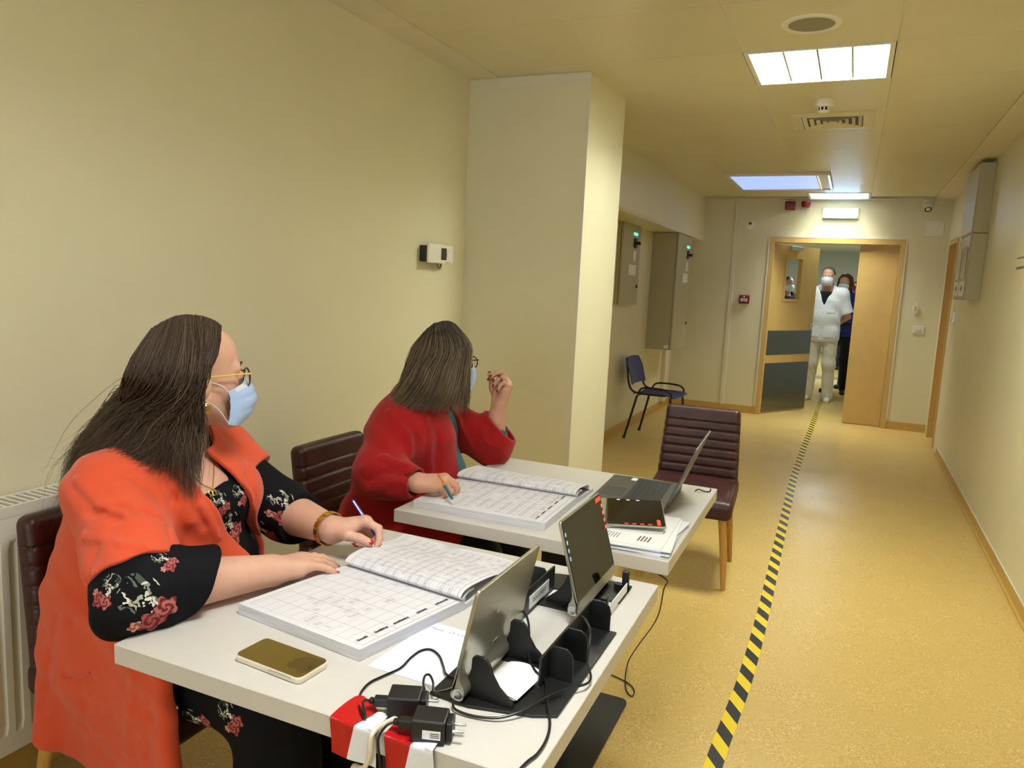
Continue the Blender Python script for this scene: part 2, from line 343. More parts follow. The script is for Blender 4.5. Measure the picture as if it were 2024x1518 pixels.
# ------------------------------------------------------------------ ceiling fittings
def lamp(x, y, lit, label):
    t = thing('ceiling_light', label, 'ceiling light', (x, y, HC-0.004), 'louvred ceiling lights'); w, d = 0.309, 0.289
    b = MB().box(-w, w, -d, -d+.022, 0, .012).box(-w, w, d-.022, d, 0, .012).box(-w, -w+.022, -d+.022, d-.022, 0, .012).box(w-.022, w, -d+.022, d-.022, 0, .012); part('frame', b, 'white_plastic', t, local=True)
    b = MB().box(-w+.01, w-.01, -d+.01, d-.01, .098, .1).box(-w+.01, -w+.014, -d+.01, d-.01, .012, .098).box(w-.014, w-.01, -d+.01, d-.01, .012, .098).box(-w+.014, w-.014, -d+.01, -d+.014, .012, .098).box(-w+.014, w-.014, d-.014, d-.01, .012, .098); part('housing', b, 'white_plastic', t, local=True)
    iw, idp = w-.026, d-.026
    for k in range(1, 4): xx = -iw+2*iw*k/4; part('divider', MB().prism([(xx-.007, .055), (xx-.001, .006), (xx+.001, .006), (xx+.007, .055)], -idp, idp, None, 1) if False else MB().box(xx-.0045, xx+.0045, -idp, idp, .004, .034), 'alu_mirror', t, local=True)
    for k in range(1, 10): yy = -idp+2*idp*k/10; part('louvre_blade', MB().box(-iw, iw, yy-.0035, yy+.0035, .006, .018), 'alu_mirror', t, local=True)
    for k in range(4): xx = -iw+2*iw*(k+.5)/4; part('tube', MB().tube([(xx, -idp+.01, .066), (xx, idp-.01, .066)], .0075, 10), 'tube_glow', t, local=True, smooth=True)
lamp(*LAMPS[0][:2], 1, 'louvred fluorescent ceiling light between round loudspeaker and smoke detector')
lamp(*LAMPS[1][:2], 1, 'louvred fluorescent ceiling light right before the double door wall')
lamp(*LAMPS[2][:2], 1, 'louvred fluorescent ceiling light above the nearer end of the corridor')
for (x, y, k), lb in zip(LAMPS[3:], ('added flat ceiling light just beyond the double door', 'added flat ceiling light halfway down the far room', 'added flat ceiling light farthest down the far room')): solo('ceiling_light', MB().box(x-.3, x+.3, y-.3, y+.3, 2.497, 2.507), 'white_plastic', lb, 'ceiling light', 0.004, group='added lights beyond the doors')  # plates for the lamps added to light the far room
t = thing('ceiling_loudspeaker', 'round grey ceiling loudspeaker with cream rim', 'loudspeaker', (-0.259, 3.33, HC))
part('rim', MB().lathe([(.086, 0), (.088, -.006), (.108, -.007), (.114, -.002), (.114, 0)], 40), 'white_plastic', t, local=True, smooth=True)
part('grille', MB().lathe([(.001, -.004), (.086, -.004), (.087, 0)], 40), mat('grille_grey', rgb(150, 142, 120), 0.6, bump=0.5, bscale=500), t, local=True, smooth=True)
t = thing('smoke_detector', 'white smoke detector on ceiling between light and air vent', 'smoke detector', (-0.255, 4.62, HC))
part('base', MB().lathe([(.052, 0), (.055, -.01), (.054, -.03), (.047, -.036), (.02, -.038)], 32), 'white_plastic', t, local=True, smooth=True)
part('cage_core', MB().lathe([(.024, -.036), (.024, -.058), (.001, -.058)], 20), 'black_plastic', t, local=True, smooth=True)
part('cap', MB().lathe([(.03, -.056), (.031, -.06), (.022, -.066), (.001, -.067)], 24), 'white_plastic', t, local=True, smooth=True)
b = MB()
for k in range(9): a = 2*math.pi*k/9; b.box(.027, .03, -.003, .003, -.058, -.034, Matrix.Rotation(a, 4, 'Z'))
part('cage_rib', b, 'white_plastic', t, local=True)
t = thing('air_vent', 'square cream four-way ceiling air vent with nested louvres', 'air vent', (-0.225, 5.16, HC))
def sq_ring(w0, z0, w1, z1, th=0.003):
    b = MB()
    for k in range(4):
        M = Matrix.Rotation(k*math.pi/2, 4, 'Z'); vs = [(-w0, -w0, z0), (w0, -w0, z0), (w1, -w1, z1), (-w1, -w1, z1)]; vs += [(x, y, z+th) for x, y, z in vs]
        b.add([tuple(M @ Vector(p)) for p in vs], [(0, 1, 2, 3), (7, 6, 5, 4), (0, 4, 5, 1), (1, 5, 6, 2), (2, 6, 7, 3), (3, 7, 4, 0)])
    return b
part('frame', sq_ring(.235, -.004, .17, -.012), 'ceiling_metal', t, local=True)
for k, w in enumerate((.165, .128, .091, .054)): part('louvre', sq_ring(w, -.014, w-.035, .006, .0025), 'ceiling_metal', t, local=True)
part('core', MB().box(-.02, .02, -.02, .02, -.01, -.006), 'ceiling_metal', t, local=True)
part('dark_backing', MB().box(-.17, .17, -.17, .17, -.002, -.0005), 'black_plastic', t, local=True)  # flat black sheet, shade of the opening put in as colour
t = thing('glowing_skylight', 'flat blue-glowing rectangular panel on the ceiling', 'light panel', (-0.735, 7.8, HC))
part('frame', MB().box(-.46, .44, -.53, -.49, -.022, 0).box(-.46, .44, .49, .53, -.022, 0).box(-.46, -.42, -.49, .49, -.022, 0).box(.32, .44, -.49, .49, -.014, 0), 'white_plastic', t, local=True, bevel=0.003)
part('diffuser', MB().box(-.42, .32, -.49, .49, -.012, -.006), 'sky_glow', t, local=True)
part('mirror_edge', MB().box(.33, .345, -.49, .49, -.02, -.012).box(.42, .435, -.49, .49, -.02, -.012), 'alu_mirror', t, local=True)
# ------------------------------------------------------------------ end wall fittings
def onwall(x, z, y=YE): return (x, y, z)
t = thing('exit_light', 'glowing blue-white emergency light box above the double door', 'emergency light', (-0.23, YE, 2.297))
part('case', MB().box(-.185, .185, -.03, 0, 0, .116), 'white_plastic', t, local=True, bevel=0.006)
part('diffuser', MB().box(-.175, .175, -.045, -.03, .008, .108), 'exit_glow', t, local=True, bevel=0.008)
solo('alarm_sounder', MB().box(-.816, -.706, YE-.08, YE, 2.385, 2.478), 'red_plastic', 'square dark red alarm sounder below the ceiling', 'alarm', 0.01)
solo('alarm_beacon', MB().lathe([(.05, 0), (.052, .03), (.04, .06), (.001, .065)], 24, T(-.595, YE-.045, 2.478) @ rot('X', 180)), 'red_plastic', 'round dark red alarm beacon beside the square sounder', 'alarm', smooth=True)
t = thing('security_camera', 'small white dome security camera near ceiling with black lens', 'camera', (0.624, YE-0.03, 2.44))
part('base', MB().lathe([(.055, 0), (.055, .055), (.05, .06)], 24), 'white_plastic', t, local=True, smooth=True)
part('ball', MB().lathe([(.001, -.055), (.03, -.05), (.048, -.03), (.052, 0), (.05, .02)], 24, T(0, -.02, -.005) @ rot('X', -35)), 'white_plastic', t, local=True, smooth=True)
part('lens', MB().lathe([(.036, .0), (.036, .02), (.03, .024), (.001, .018)], 24, T(0, -.035, -.03) @ rot('X', 140)), 'glass_dark', t, local=True, smooth=True)
t = thing('cover_plate', 'square cream cover plate with corner screws under camera', 'cover plate', (0.708, YE, 2.12))
part('plate', MB().box(-.09, .09, -.008, 0, 0, .165), 'white_plastic', t, local=True, bevel=0.002)
for sx in (-.078, .078):
    for z in (.014, .15): part('screw', MB().lathe([(.005, 0), (.004, .002), (.001, .002)], 10, T(sx, -.008, z) @ rot('X', 90)), 'steel', t, local=True)
t = thing('wall_sensor', 'round cream wall sensor with small dark window', 'sensor', (-1.182, YE, 2.16))
part('disc', MB().lathe([(.06, 0), (.058, .016), (.045, .02), (.001, .021)], 32, T(0, 0, .05) @ rot('X', 90)), 'white_plastic', t, local=True, smooth=True)
part('window', MB().box(-.018, .012, -.023, -.02, .058, .085), 'dark_grey', t, local=True)
t = thing('fire_call_point', 'red fire alarm call point with white break panel', 'call point', (-1.177, YE, 1.30))
part('case', MB().box(-.058, .058, -.045, 0, 0, .1), 'red_plastic', t, local=True, bevel=0.006)
part('break_panel', MB().box(-.036, .036, -.048, -.045, .03, .062), 'paper_white', t, local=True)
part('emblem', MB().box(-.022, -.012, -.0495, -.048, .04, .052).box(-.006, .006, -.0495, -.048, .038, .054).box(.012, .022, -.0495, -.048, .04, .052), 'black_plastic', t, local=True)
part('house_mark', MB().prism([(-.008, .075), (.008, .075), (.008, .083), (0, .09), (-.008, .083)], -.046, -.045, None, 2) if False else MB().box(-.008, .008, -.046, -.045, .076, .088), 'paper_white', t, local=True)
t = thing('light_switch', 'cream rectangular light switch beside the double door', 'switch', (0.674, YE, 1.08))
part('plate', MB().box(-.054, .054, -.01, 0, 0, .082), 'white_plastic', t, local=True, bevel=0.003)
part('rocker', MB().box(-.024, .024, -.015, -.01, .022, .06), 'white_plastic', t, local=True, bevel=0.002)
t = thing('door_bell', 'small oval cream remote bell on the end wall', 'bell', (0.622, YE, 1.29))
part('case', MB().prism([(.03*math.cos(a), .06+.06*math.sin(a)) for a in np.linspace(0, 2*math.pi, 24, False)], -.018, 0, Matrix(((1, 0, 0, 0), (0, 0, 1, 0), (0, 1, 0, 0), (0, 0, 0, 1)))), 'white_plastic', t, local=True, bevel=0.003)
part('button', MB().lathe([(.008, 0), (.007, .004), (.001, .004)], 14, T(0, -.018, .07) @ rot('X', 90)), 'grey_enamel', t, local=True)
part('button', MB().lathe([(.008, 0), (.007, .004), (.001, .004)], 14, T(0, -.018, .045) @ rot('X', 90)), 'grey_enamel', t, local=True)
# ------------------------------------------------------------------ right wall: alarm cabinets
t = thing('fire_panel_cabinet', 'upper grey metal wall cabinet above the glazed alarm cabinet', 'cabinet', (XR, 6.95, 1.96))
part('body', MB().box(-.1, 0, -.335, .335, 0, .51), 'grey_enamel', t, local=True, bevel=0.003)
part('door', MB().box(-.106, -.1, -.325, .325, .01, .5), 'grey_enamel', t, local=True, bevel=0.002)
t = thing('alarm_cabinet', 'lower grey wall cabinet with two narrow windows and red arrows', 'cabinet', (XR, 6.95, 1.462))
part('body', MB().box(-.1, 0, -.335, .335, 0, .494), 'grey_enamel', t, local=True, bevel=0.003)
for s_, y0 in ((0, -.325), (1, .005)):
    d = part('door', MB().box(-.108, -.1, y0, y0+.32, .01, .484), 'grey_enamel', t, local=True, bevel=0.002)
    part('window', MB().box(-.111, -.107, y0+.05, y0+.27, .16, .40), 'glass_dark', d, local=True)
    part('label_plate', MB().box(-.1105, -.107, y0+.03, y0+.29, .03, .14), 'paper_white', d, local=True)
    part('arrow', MB().prism([(y0+.16, .05), (y0+.23, .085), (y0+.16, .12), (y0+.16, .1), (y0+.1, .1), (y0+.1, .07), (y0+.16, .07)], -.112, -.1105, None, 0), 'red_plastic', d, local=True)
solo('door_stop_latch', MB().box(XR-.02, XR, 7.95, 7.975, 1.255, 1.355).box(XR-.03, XR-.02, 7.945, 7.98, 1.255, 1.285), 'steel', 'short vertical steel latch on right wall near doorway', 'latch', 0.003)
t = thing('wall_notice', 'paper notice with printed bars on the right wall', 'notice', (XR, 5.2, 1.53))
part('sheet', MB().box(-.002, 0, -.15, .16, 0, .23), 'paper_cream', t, local=True)
part('printed_bar', MB().box(-.0026, -.002, -.12, .13, .12, .135), 'grey_dark_enamel', t, local=True)
part('printed_bar', MB().box(-.0026, -.002, -.12, .13, .18, .19), 'grey_dark_enamel', t, local=True)
# ------------------------------------------------------------------ recess cabinets
def elec(y0, y1, xf, z0, z1, label, tag):
    t = thing('electrical_cabinet', label, 'cabinet', (XL, (y0+y1)/2, z0)); h = z1-z0; dx = xf-XL; w = (y1-y0)/2
    part('body', MB().box(0, dx-.022, -w, w, 0, h), 'grey_enamel', t, local=True, bevel=0.002)
    part('gasket', MB().box(dx-.022, dx-.018, -w+.01, w-.01, .01, h-.01), 'black_plastic', t, local=True)
    d = part('door', MB().box(dx-.018, dx, -w, w, 0, h), 'grey_enamel', t, local=True, bevel=0.003)
    cy = w*.35; zt = h-.1
    for k in range(3): part('indicator', MB().lathe([(.014, 0), (.014, .006), (.001, .01)], 12, T(dx, cy-.05+.05*k, zt-.02) @ rot('Y', 90)), 'led_green', d, local=True)
    part('main_switch', MB().box(dx, dx+.012, cy-.045, cy+.045, zt-.15, zt-.06).box(dx+.012, dx+.05, cy-.012, cy+.03, zt-.12, zt-.09), 'black_plastic', d, local=True, bevel=0.003)
    part('name_plate', MB().box(dx, dx+.003, cy-.04, cy+.04, zt-.28, zt-.18), 'paper_white', d, local=True)
    for k in range(3): part('name_plate', MB().box(dx, dx+.003, cy-.17+.085*k, cy-.095+.085*k, zt-.41, zt-.31), 'paper_white', d, local=True)
    part('lock', MB().lathe([(.016, 0), (.016, .008), (.01, .012), (.001, .012)], 12, T(dx, w*.8, h*.22) @ rot('Y', 90)), 'dark_grey', d, local=True)
    return t
elec(6.72, 7.33, -1.95, 1.27, 2.055, 'shallow grey electrical cabinet beside the pilaster in recess', 'a')
t = elec(8.0, 8.75, -1.722, 0.785, 2.018, 'deep grey electrical cabinet under the beam with dark side', 'b')
part('warning_sticker', MB().box(.2, .25, -.3765, -.375, .02, .05), 'paper_white', t, local=True)
solo('conduit_box', MB().box(XL, XL+.05, 8.84, 8.98, 0.1, 2.02), 'plaster_trim', 'pale vertical conduit box in corner behind deep cabinet', 'conduit', 0.004)
# ------------------------------------------------------------------ thermostat on the left wall
t = thing('thermostat', 'white wall thermostat with black screen and black back box', 'thermostat', (XL, 3.44, 1.515))
part('back_box', MB().box(0, .045, -.15, .085, .005, .085), 'black_plastic', t, local=True, bevel=0.004)
fc = part('front', MB().box(.045, .06, -.155, .09, 0, .095), 'white_plastic', t, local=True, bevel=0.004)
part('screen', MB().box(.06, .061, -.035, .02, .018, .078), 'glass_dark', fc, local=True)
part('dial_arc', MB().tube([(.0605, .055-.03*math.cos(a), .048+.022*math.sin(a)) for a in np.linspace(-1.2, 1.2, 9)], .001, 6), 'grey_dark_enamel', fc, local=True)
for k in range(3): part('button', MB().box(.06, .0615, .012+.02*k, .02+.02*k, .006, .01), 'grey_dark_enamel', fc, local=True)
part('cable_loop', MB().tube([(.03, .0+.018*math.cos(a), .0+.022*math.sin(a)-.002) for a in np.linspace(0, -math.pi, 12)], .004, 8), mat('cord_grey', rgb(110, 100, 70), .6), t, local=True, smooth=True)
# ------------------------------------------------------------------ radiator
RY0, RY1, RX0, RX1, RZ0, RZ1 = 0.2, 1.64, -1.985, -1.885, 0.165, 0.825
t = thing('radiator', 'white ribbed panel radiator with top grille on left wall', 'radiator', ((RX0+RX1)/2, 1.1, RZ0))
mat('radiator_enamel', rgb(226, 220, 208), .35)
pr = []; p0 = 0.0
npch = 34; pitch = (RY1-RY0-0.06)/npch
def rad_front():
    b = MB(); y = RY0+.03; prof = []
    for k in range(npch):
        prof += [(y, RX1-.012), (y+pitch*.28, RX1-.012), (y+pitch*.42, RX1), (y+pitch*.86, RX1)]; y += pitch
    prof.append((RY1-.03, RX1-.012))
    zs = [RZ0+.05, RZ0+.075, RZ1-.115, RZ1-.09]; vs = []
    for z, k in zip(zs, (0, 1, 1, 0)): vs += [(RX1+((x-RX1) if k else 0), y, z) for y, x in prof]
    m = len(prof); b.add(vs, [(r*m+i, r*m+i+1, (r+1)*m+i+1, (r+1)*m+i) for r in range(3) for i in range(m-1)])
    b.box(RX1-.014, RX1, RY0, RY1, RZ1-.09, RZ1-.03).box(RX1-.014, RX1, RY0, RY1, RZ0, RZ0+.05).box(RX1-.014, RX1, RY0, RY0+.03, RZ0+.05, RZ1-.09).box(RX1-.014, RX1, RY1-.03, RY1, RZ0+.05, RZ1-.09)
    return b
part('front_panel', rad_front(), 'radiator_enamel', t)
part('back_panel', MB().box(RX0, RX0+.012, RY0, RY1, RZ0, RZ1-.03), 'radiator_enamel', t)
part('side_cover', MB().box(RX0, RX1, RY0-.004, RY0, RZ0, RZ1), 'radiator_enamel', t); part('side_cover', MB().box(RX0, RX1, RY1, RY1+.004, RZ0, RZ1), 'radiator_enamel', t)
part('grille_frame', MB().box(RX0, RX0+.008, RY0, RY1, RZ1-.03, RZ1).box(RX1-.008, RX1, RY0, RY1, RZ1-.03, RZ1), 'radiator_enamel', t, bevel=0.002)
gb = MB().box(RX0+.006, RX1-.006, -.005, .005, RZ1-.008, RZ1-.001); V = np.array(gb.v)-np.array(t.location)*[1, 0, 1]; gb.v = [tuple(p) for p in V]
gm = gb.mesh('grille_slat'); gm.materials.append(MATS['radiator_enamel'])
for k in range(69):
    o = bpy.data.objects.new('grille_slat', gm); C.objects.link(o); o.parent = t; o.location = (0, RY0+.015+k*.0206-1.1, 0)
for z in (RZ0+.06,): part('pipe', MB().tube([(RX0+.05, RY1-.05, RZ0), (RX0+.05, RY1-.05, 0)], .009, 8), 'radiator_enamel', t, smooth=True); part('pipe', MB().tube([(RX0+.05, RY1-.1, RZ0), (RX0+.05, RY1-.1, 0)], .009, 8), 'radiator_enamel', t, smooth=True)
# ------------------------------------------------------------------ hazard tape on the floor
def tape():
    s = N('hazard_tape'); u, v = s.uv(); ph = s.math('FRACT', s.math('ADD', s.math('DIVIDE', u, 0.149), s.math('MULTIPLY', v, 0.5)))
    k = s.math('GREATER_THAN', ph, 0.5); sc = s.math('GREATER_THAN', s.noise(90, 3, .7), 0.70)
    s.set(s.b.inputs['Base Color'], s.mix(k, rgb(236, 206, 20), s.mix(s.math('MULTIPLY', sc, .25), rgb(30, 30, 32), rgb(190, 190, 180)))); s.b.inputs['Roughness'].default_value = .35; MATS['hazard_tape'] = s.m
    P = catmull([(-.252, 1.6, 0), (-.250, 2.264, 0), (-.231, 2.839, 0), (-.236, 3.599, 0), (-.266, 4.944, 0), (-.295, 6.58, 0), (-.284, 8.644, 0), (-.277, 10.69, 0), (-.265, 13.5, 0), (-.24, 17.5, 0)], 24)
    vs = []; fs = []; uvs = []; L = 0; w = .027
    for i, p in enumerate(P):
        d = P[min(i+1, len(P)-1)]-P[max(i-1, 0)]; d /= np.linalg.norm(d); n = np.array([d[1], -d[0], 0])
        if i: L += np.linalg.norm(p-P[i-1])
        vs += [p-n*w+[0, 0, .0012], p+n*w+[0, 0, .0012]]; uvs += [(L, 0), (L, 1)]
        if i: fs.append((2*i-2, 2*i-1, 2*i+1, 2*i))
    vs += [v-[0, 0, .001] for v in vs[:]]; nb = len(uvs); fs += [tuple(nb+i for i in q[::-1]) for q in fs[:]]; uvs += uvs
    m = len(P)
    for i in range(m-1): fs += [(2*i, 2*i+2, nb+2*i+2, nb+2*i), (2*i+3, 2*i+1, nb+2*i+1, nb+2*i+3)]
    me = bpy.data.meshes.new('hazard_tape'); me.from_pydata([tuple(v) for v in vs], [], fs); uvl = me.uv_layers.new(name='UVMap')
    for l in me.loops: uvl.data[l.index].uv = uvs[l.vertex_index]
    o = link('hazard_tape', me, 'hazard_tape'); o['label'] = 'yellow and black striped hazard tape along the corridor floor'; o['category'] = 'floor tape'
tape()
# ------------------------------------------------------------------ implicit surfaces: smooth unions of tapered capsules meshed with surface nets
def V3(*a): return np.array(a, float)
def nrm(v): v = np.asarray(v, float); return v/np.linalg.norm(v)
def smin(a, b, k):
    h = np.maximum(k-np.abs(a-b), 0)/k; return np.minimum(a, b)-h*h*k*.25
def smax(a, b, k): return -smin(-a, -b, k)
def rcone(p, a, b, ra, rb):
    ba = b-a; l2 = ba@ba; pa = p-a; t = np.clip(pa@ba/l2, 0, 1)
    return np.sqrt(((pa-t[:, None]*ba)**2).sum(1))-(ra+(rb-ra)*t)
def sph(p, c, r): return np.sqrt(((p-c)**2).sum(1))-r
def ell(p, c, r, R=None):
    q = p-c
    if R is not None: q = q @ R.T
    r = np.asarray(r, float); k0 = np.sqrt(((q/r)**2).sum(1)); k1 = np.sqrt(((q/(r*r))**2).sum(1))+1e-9
    return k0*(k0-1)/k1
def rbox(p, c, h, r, R=None):
    q = p-c
    if R is not None: q = q @ R.T
    q = np.abs(q)-(np.asarray(h, float)-r)
    return np.sqrt((np.maximum(q, 0)**2).sum(1))+np.minimum(q.max(1), 0)-r
def plane(p, c, n): return (p-c) @ nrm(n)
def sdf_mesh(fn, lo, hi, h, project=1):
    lo = np.asarray(lo, float); hi = np.asarray(hi, float); K = 4
    n = (np.ceil((hi-lo)/(K*h)).astype(int))
    cx_, cy_, cz_ = [lo[i]+np.arange(n[i]+1)*K*h for i in range(3)]
    G = np.stack(np.meshgrid(cx_, cy_, cz_, indexing='ij'), -1).reshape(-1, 3)
    D = np.concatenate([fn(g) for g in np.array_split(G, max(1, len(G)//300000))]).reshape(n+1)
    near = np.abs(D) < K*h*1.9; act = np.zeros(n, bool)
    for i in (0, 1):
        for j in (0, 1):
            for k in (0, 1): act |= near[i:n[0]+i, j:n[1]+j, k:n[2]+k]
    F = np.empty(n*K+1, np.float32)
    F[:] = np.repeat(np.repeat(np.repeat(D, K, 0), K, 1), K, 2)[:n[0]*K+1, :n[1]*K+1, :n[2]*K+1]
    A = np.zeros(n*K+1, bool); a4 = np.repeat(np.repeat(np.repeat(act, K, 0), K, 1), K, 2)
    for i in (0, 1):
        for j in (0, 1):
            for k in (0, 1): A[i:n[0]*K+i, j:n[1]*K+j, k:n[2]*K+k] |= a4
    I = np.argwhere(A); P = lo+I*h
    F[A] = np.concatenate([fn(g) for g in np.array_split(P, max(1, len(P)//300000))])
    s = F < 0; m = n*K
    cnt = np.zeros(m, np.int8)
    for i in (0, 1):
        for j in (0, 1):
            for k in (0, 1): cnt += s[i:m[0]+i, j:m[1]+j, k:m[2]+k]
    cells = np.argwhere((cnt > 0) & (cnt < 8)); idx = -np.ones(m, np.int64); idx[tuple(cells.T)] = np.arange(len(cells))
    acc = np.zeros((len(cells), 3)); w = np.zeros(len(cells))
    for ax in range(3):
        o1, o2 = [a for a in range(3) if a != ax]
        for u in (0, 1):
            for v in (0, 1):
                p0 = cells.copy(); p0[:, o1] += u; p0[:, o2] += v; p1 = p0.copy(); p1[:, ax] += 1
                f0 = F[tuple(p0.T)]; f1 = F[tuple(p1.T)]; q = (f0 < 0) != (f1 < 0)
                t = np.where(q, f0/(f0-f1+1e-20), 0); pt = p0.astype(float); pt[:, ax] += t
                acc[q] += pt[q]; w[q] += 1
    V = lo+(acc/w[:, None])*h; faces = []
    for ax in range(3):
        o1, o2 = (ax+1) % 3, (ax+2) % 3
        sl0 = [slice(None)]*3; sl1 = [slice(None)]*3; sl0[ax] = slice(0, m[ax]); sl1[ax] = slice(1, m[ax]+1)
        for o in (o1, o2): sl0[o] = slice(1, m[o]); sl1[o] = slice(1, m[o])
        d = s[tuple(sl0)] != s[tuple(sl1)]; E = np.argwhere(d); sg = s[tuple(sl0)][d]
        E[:, o1] += 1; E[:, o2] += 1
        q = []
        for u, v in ((-1, -1), (0, -1), (0, 0), (-1, 0)):
            c = E.copy(); c[:, o1] += u; c[:, o2] += v; q.append(idx[tuple(c.T)])
        q = np.stack(q, 1); q[~sg] = q[~sg][:, ::-1]; faces.append(q)
    Fc = np.concatenate(faces)
    for _ in range(project):
        e = h*.4; d = fn(V); g = np.stack([(fn(V+e*np.eye(3)[i])-d)/e for i in range(3)], 1)
        st = d/np.maximum((g*g).sum(1), .3); V = V-np.clip(st, -h*.6, h*.6)[:, None]*g
    return V, Fc
def sdf_obj(name, fn, lo, hi, h, m, parent, label=None, keep=None):
    V, F = sdf_mesh(fn, lo, hi, h)
    if keep is not None:                                   # drop faces outside a wanted region
        c = V[F].mean(1); F = F[keep(c)]; u, inv = np.unique(F, return_inverse=True); V = V[u]; F = inv.reshape(F.shape)
    me = bpy.data.meshes.new(name); L = np.array(root_loc(parent))
    me.vertices.add(len(V)); me.vertices.foreach_set('co', (V-L).astype(np.float32).ravel())
    me.loops.add(len(F)*4); me.loops.foreach_set('vertex_index', F.astype(np.int32).ravel())
    me.polygons.add(len(F)); me.polygons.foreach_set('loop_start', np.arange(0, len(F)*4, 4, dtype=np.int32)); me.polygons.foreach_set('loop_total', np.full(len(F), 4, np.int32))
    me.update(calc_edges=True); me.validate(); me.shade_smooth()
    o = link(name, me, m, parent)
    if label: o['label'] = label
    return o
def trace(fn, u, v, t0=0.8, t1=4.0):                       # where a sight line first meets an implicit surface
    d = ray(u, v); L = np.linalg.norm(d); t = t0
    for _ in range(160):
        s = fn((O+d*t)[None])[0]
        if s < 4e-4: break
        t += s*.8/L
        if t > t1: return None
    return O+d*t
def grad(fn, p, e=2e-3):
    p = np.asarray(p, float); return nrm([fn((p+e*np.eye(3)[i])[None])[0]-fn((p-e*np.eye(3)[i])[None])[0] for i in range(3)])
# ------------------------------------------------------------------ furniture
mat('table_laminate', rgb(208, 203, 196), .42, var=.015, vscale=40, bump=.03, bscale=900); mat('table_edge', rgb(214, 205, 184), .5)
mat('black_steel', rgb(26, 25, 25), .45, bump=.05, bscale=400)
def table(cx_, cy_, w, d, rz, label, bx_, by_):
    t = thing('table', label, 'table', (cx_, cy_, 0), 'square cream tables'); M = rot('Z', rz)
    part('tabletop', MB().box(-w/2, w/2, -d/2, d/2, .712, .75, M), 'table_laminate', t, local=True, bevel=.0012, seg=1)
    part('column', MB().box(bx_-.045, bx_+.045, by_-.045, by_+.045, .012, .70, M), 'black_steel', t, local=True, bevel=.004)
    part('base_plate', MB().prism(rrect(.40, .50, .025, 4, bx_, by_), 0, .012, M), 'black_steel', t, local=True, bevel=.002)
    part('top_plate', MB().box(bx_-.16, bx_+.16, by_-.16, by_+.16, .70, .712, M), 'black_steel', t, local=True)
    return t
T1 = table(-.767, 1.308, .834, .795, .6, 'cream square table with phone and tablet stands on it', 0.0, -.02)
T2 = table(-.785, 2.274, .83, .808, .5, 'cream square table with grey laptop and loose papers on it', .005, -.08)
def leather():
    s = N('burgundy_leather'); n = s.noise(14, 3); s.set(s.b.inputs['Base Color'], s.ramp(n, [(.3, rgb(48, 20, 18)), (.7, rgb(66, 30, 27))]))
    v = s.n('ShaderNodeTexVoronoi'); v.inputs['Scale'].default_value = 420; s.L.new(s.n('ShaderNodeTexCoord').outputs['Object'], v.inputs['Vector']); s.bump(v.outputs['Distance'], .25, .0006)
    s.b.inputs['Roughness'].default_value = .42; s.b.inputs['Specular IOR Level'].default_value = .4; MATS['burgundy_leather'] = s.m
leather()
def wood(name, c1, c2):
    s = N(name); x, y, z = s.sep(s.n('ShaderNodeTexCoord').outputs['Object']); v = s.comb(s.math('MULTIPLY', x, 60), s.math('MULTIPLY', y, 60), s.math('MULTIPLY', z, 5))
    s.set(s.b.inputs['Base Color'], s.ramp(s.noise(1.0, 4, .6, v, .6), [(.3, c1), (.7, c2)])); s.b.inputs['Roughness'].default_value = .45; MATS[name] = s.m
wood('beech_wood', rgb(176, 128, 56), rgb(206, 160, 84))
# upholstered chair, local frame: sits facing -Y, origin on the floor under the seat centre
BT = math.radians(9)
def chair_back(p):
    c, s_ = math.cos(BT), math.sin(BT); q = p-V3(0, .20, .44); yy = c*q[:, 1]-s_*q[:, 2]; zz = s_*q[:, 1]+c*q[:, 2]
    hw = .212-.02*np.clip(zz/.42, 0, 1); x = q[:, 0]/hw*.2
    yc = yy+.30*q[:, 0]**2*1.0
    r = .026; b = np.stack([np.abs(x)-(.2-r), np.abs(yc)-(.033-r), np.abs(zz-.175)-(.21-r)], 1)
    d = np.sqrt((np.maximum(b, 0)**2).sum(1))+np.minimum(b.max(1), 0)-r
    ph = (zz-.02)/.048; g = np.abs(ph-np.round(ph))*.048; on = (zz > .0) & (zz < .31)
    return d+np.where(on & (yc < 0), .006*np.exp(-(g/.006)**2), 0)
def chair_seat(p):
    x, y, z = p[:, 0], p[:, 1], p[:, 2]
    zt = .455-.02*np.clip((-y-.12)/.12, 0, 1)**2+.012*np.clip((y-.1)/.12, 0, 1); r = .03
    b = np.stack([np.abs(x)-(.218-r), np.abs(y+.01)-(.235-r), np.abs(z-(zt-.045))-(.045-r)], 1)
    return np.sqrt((np.maximum(b, 0)**2).sum(1))+np.minimum(b.max(1), 0)-r+.004*np.exp(-((np.abs(x)-.19)/.006)**2)*(z > zt-.02)
ch = thing('upholstered_chair', '', 'chair', (0, 0, 0), 'burgundy padded chairs')
sdf_obj('backrest', chair_back, (-.24, .08, .40), (.24, .36, .90), .006, 'burgundy_leather', ch)
sdf_obj('seat', chair_seat, (-.25, -.28, .34), (.25, .26, .49), .006, 'burgundy_leather', ch)
for sx in (-1, 1):
    for y0, y1 in ((-.185, -.215), (.17, .215)):
        part('leg', MB().tube([(sx*.165, y0, .40), (sx*.19, (y0+y1)/2, .2), (sx*.205, y1, 0)], [.0205, .018, .0115], 14), 'beech_wood', ch, local=True, smooth=True)
part('seat_frame', MB().box(-.17, .17, -.19, .18, .35, .372), 'black_steel', ch, local=True)
ch.location = (-.660, 3.84, 0); ch.rotation_euler[2] = math.radians(4); ch['label'] = 'empty burgundy padded chair facing the laptop table, wooden legs'
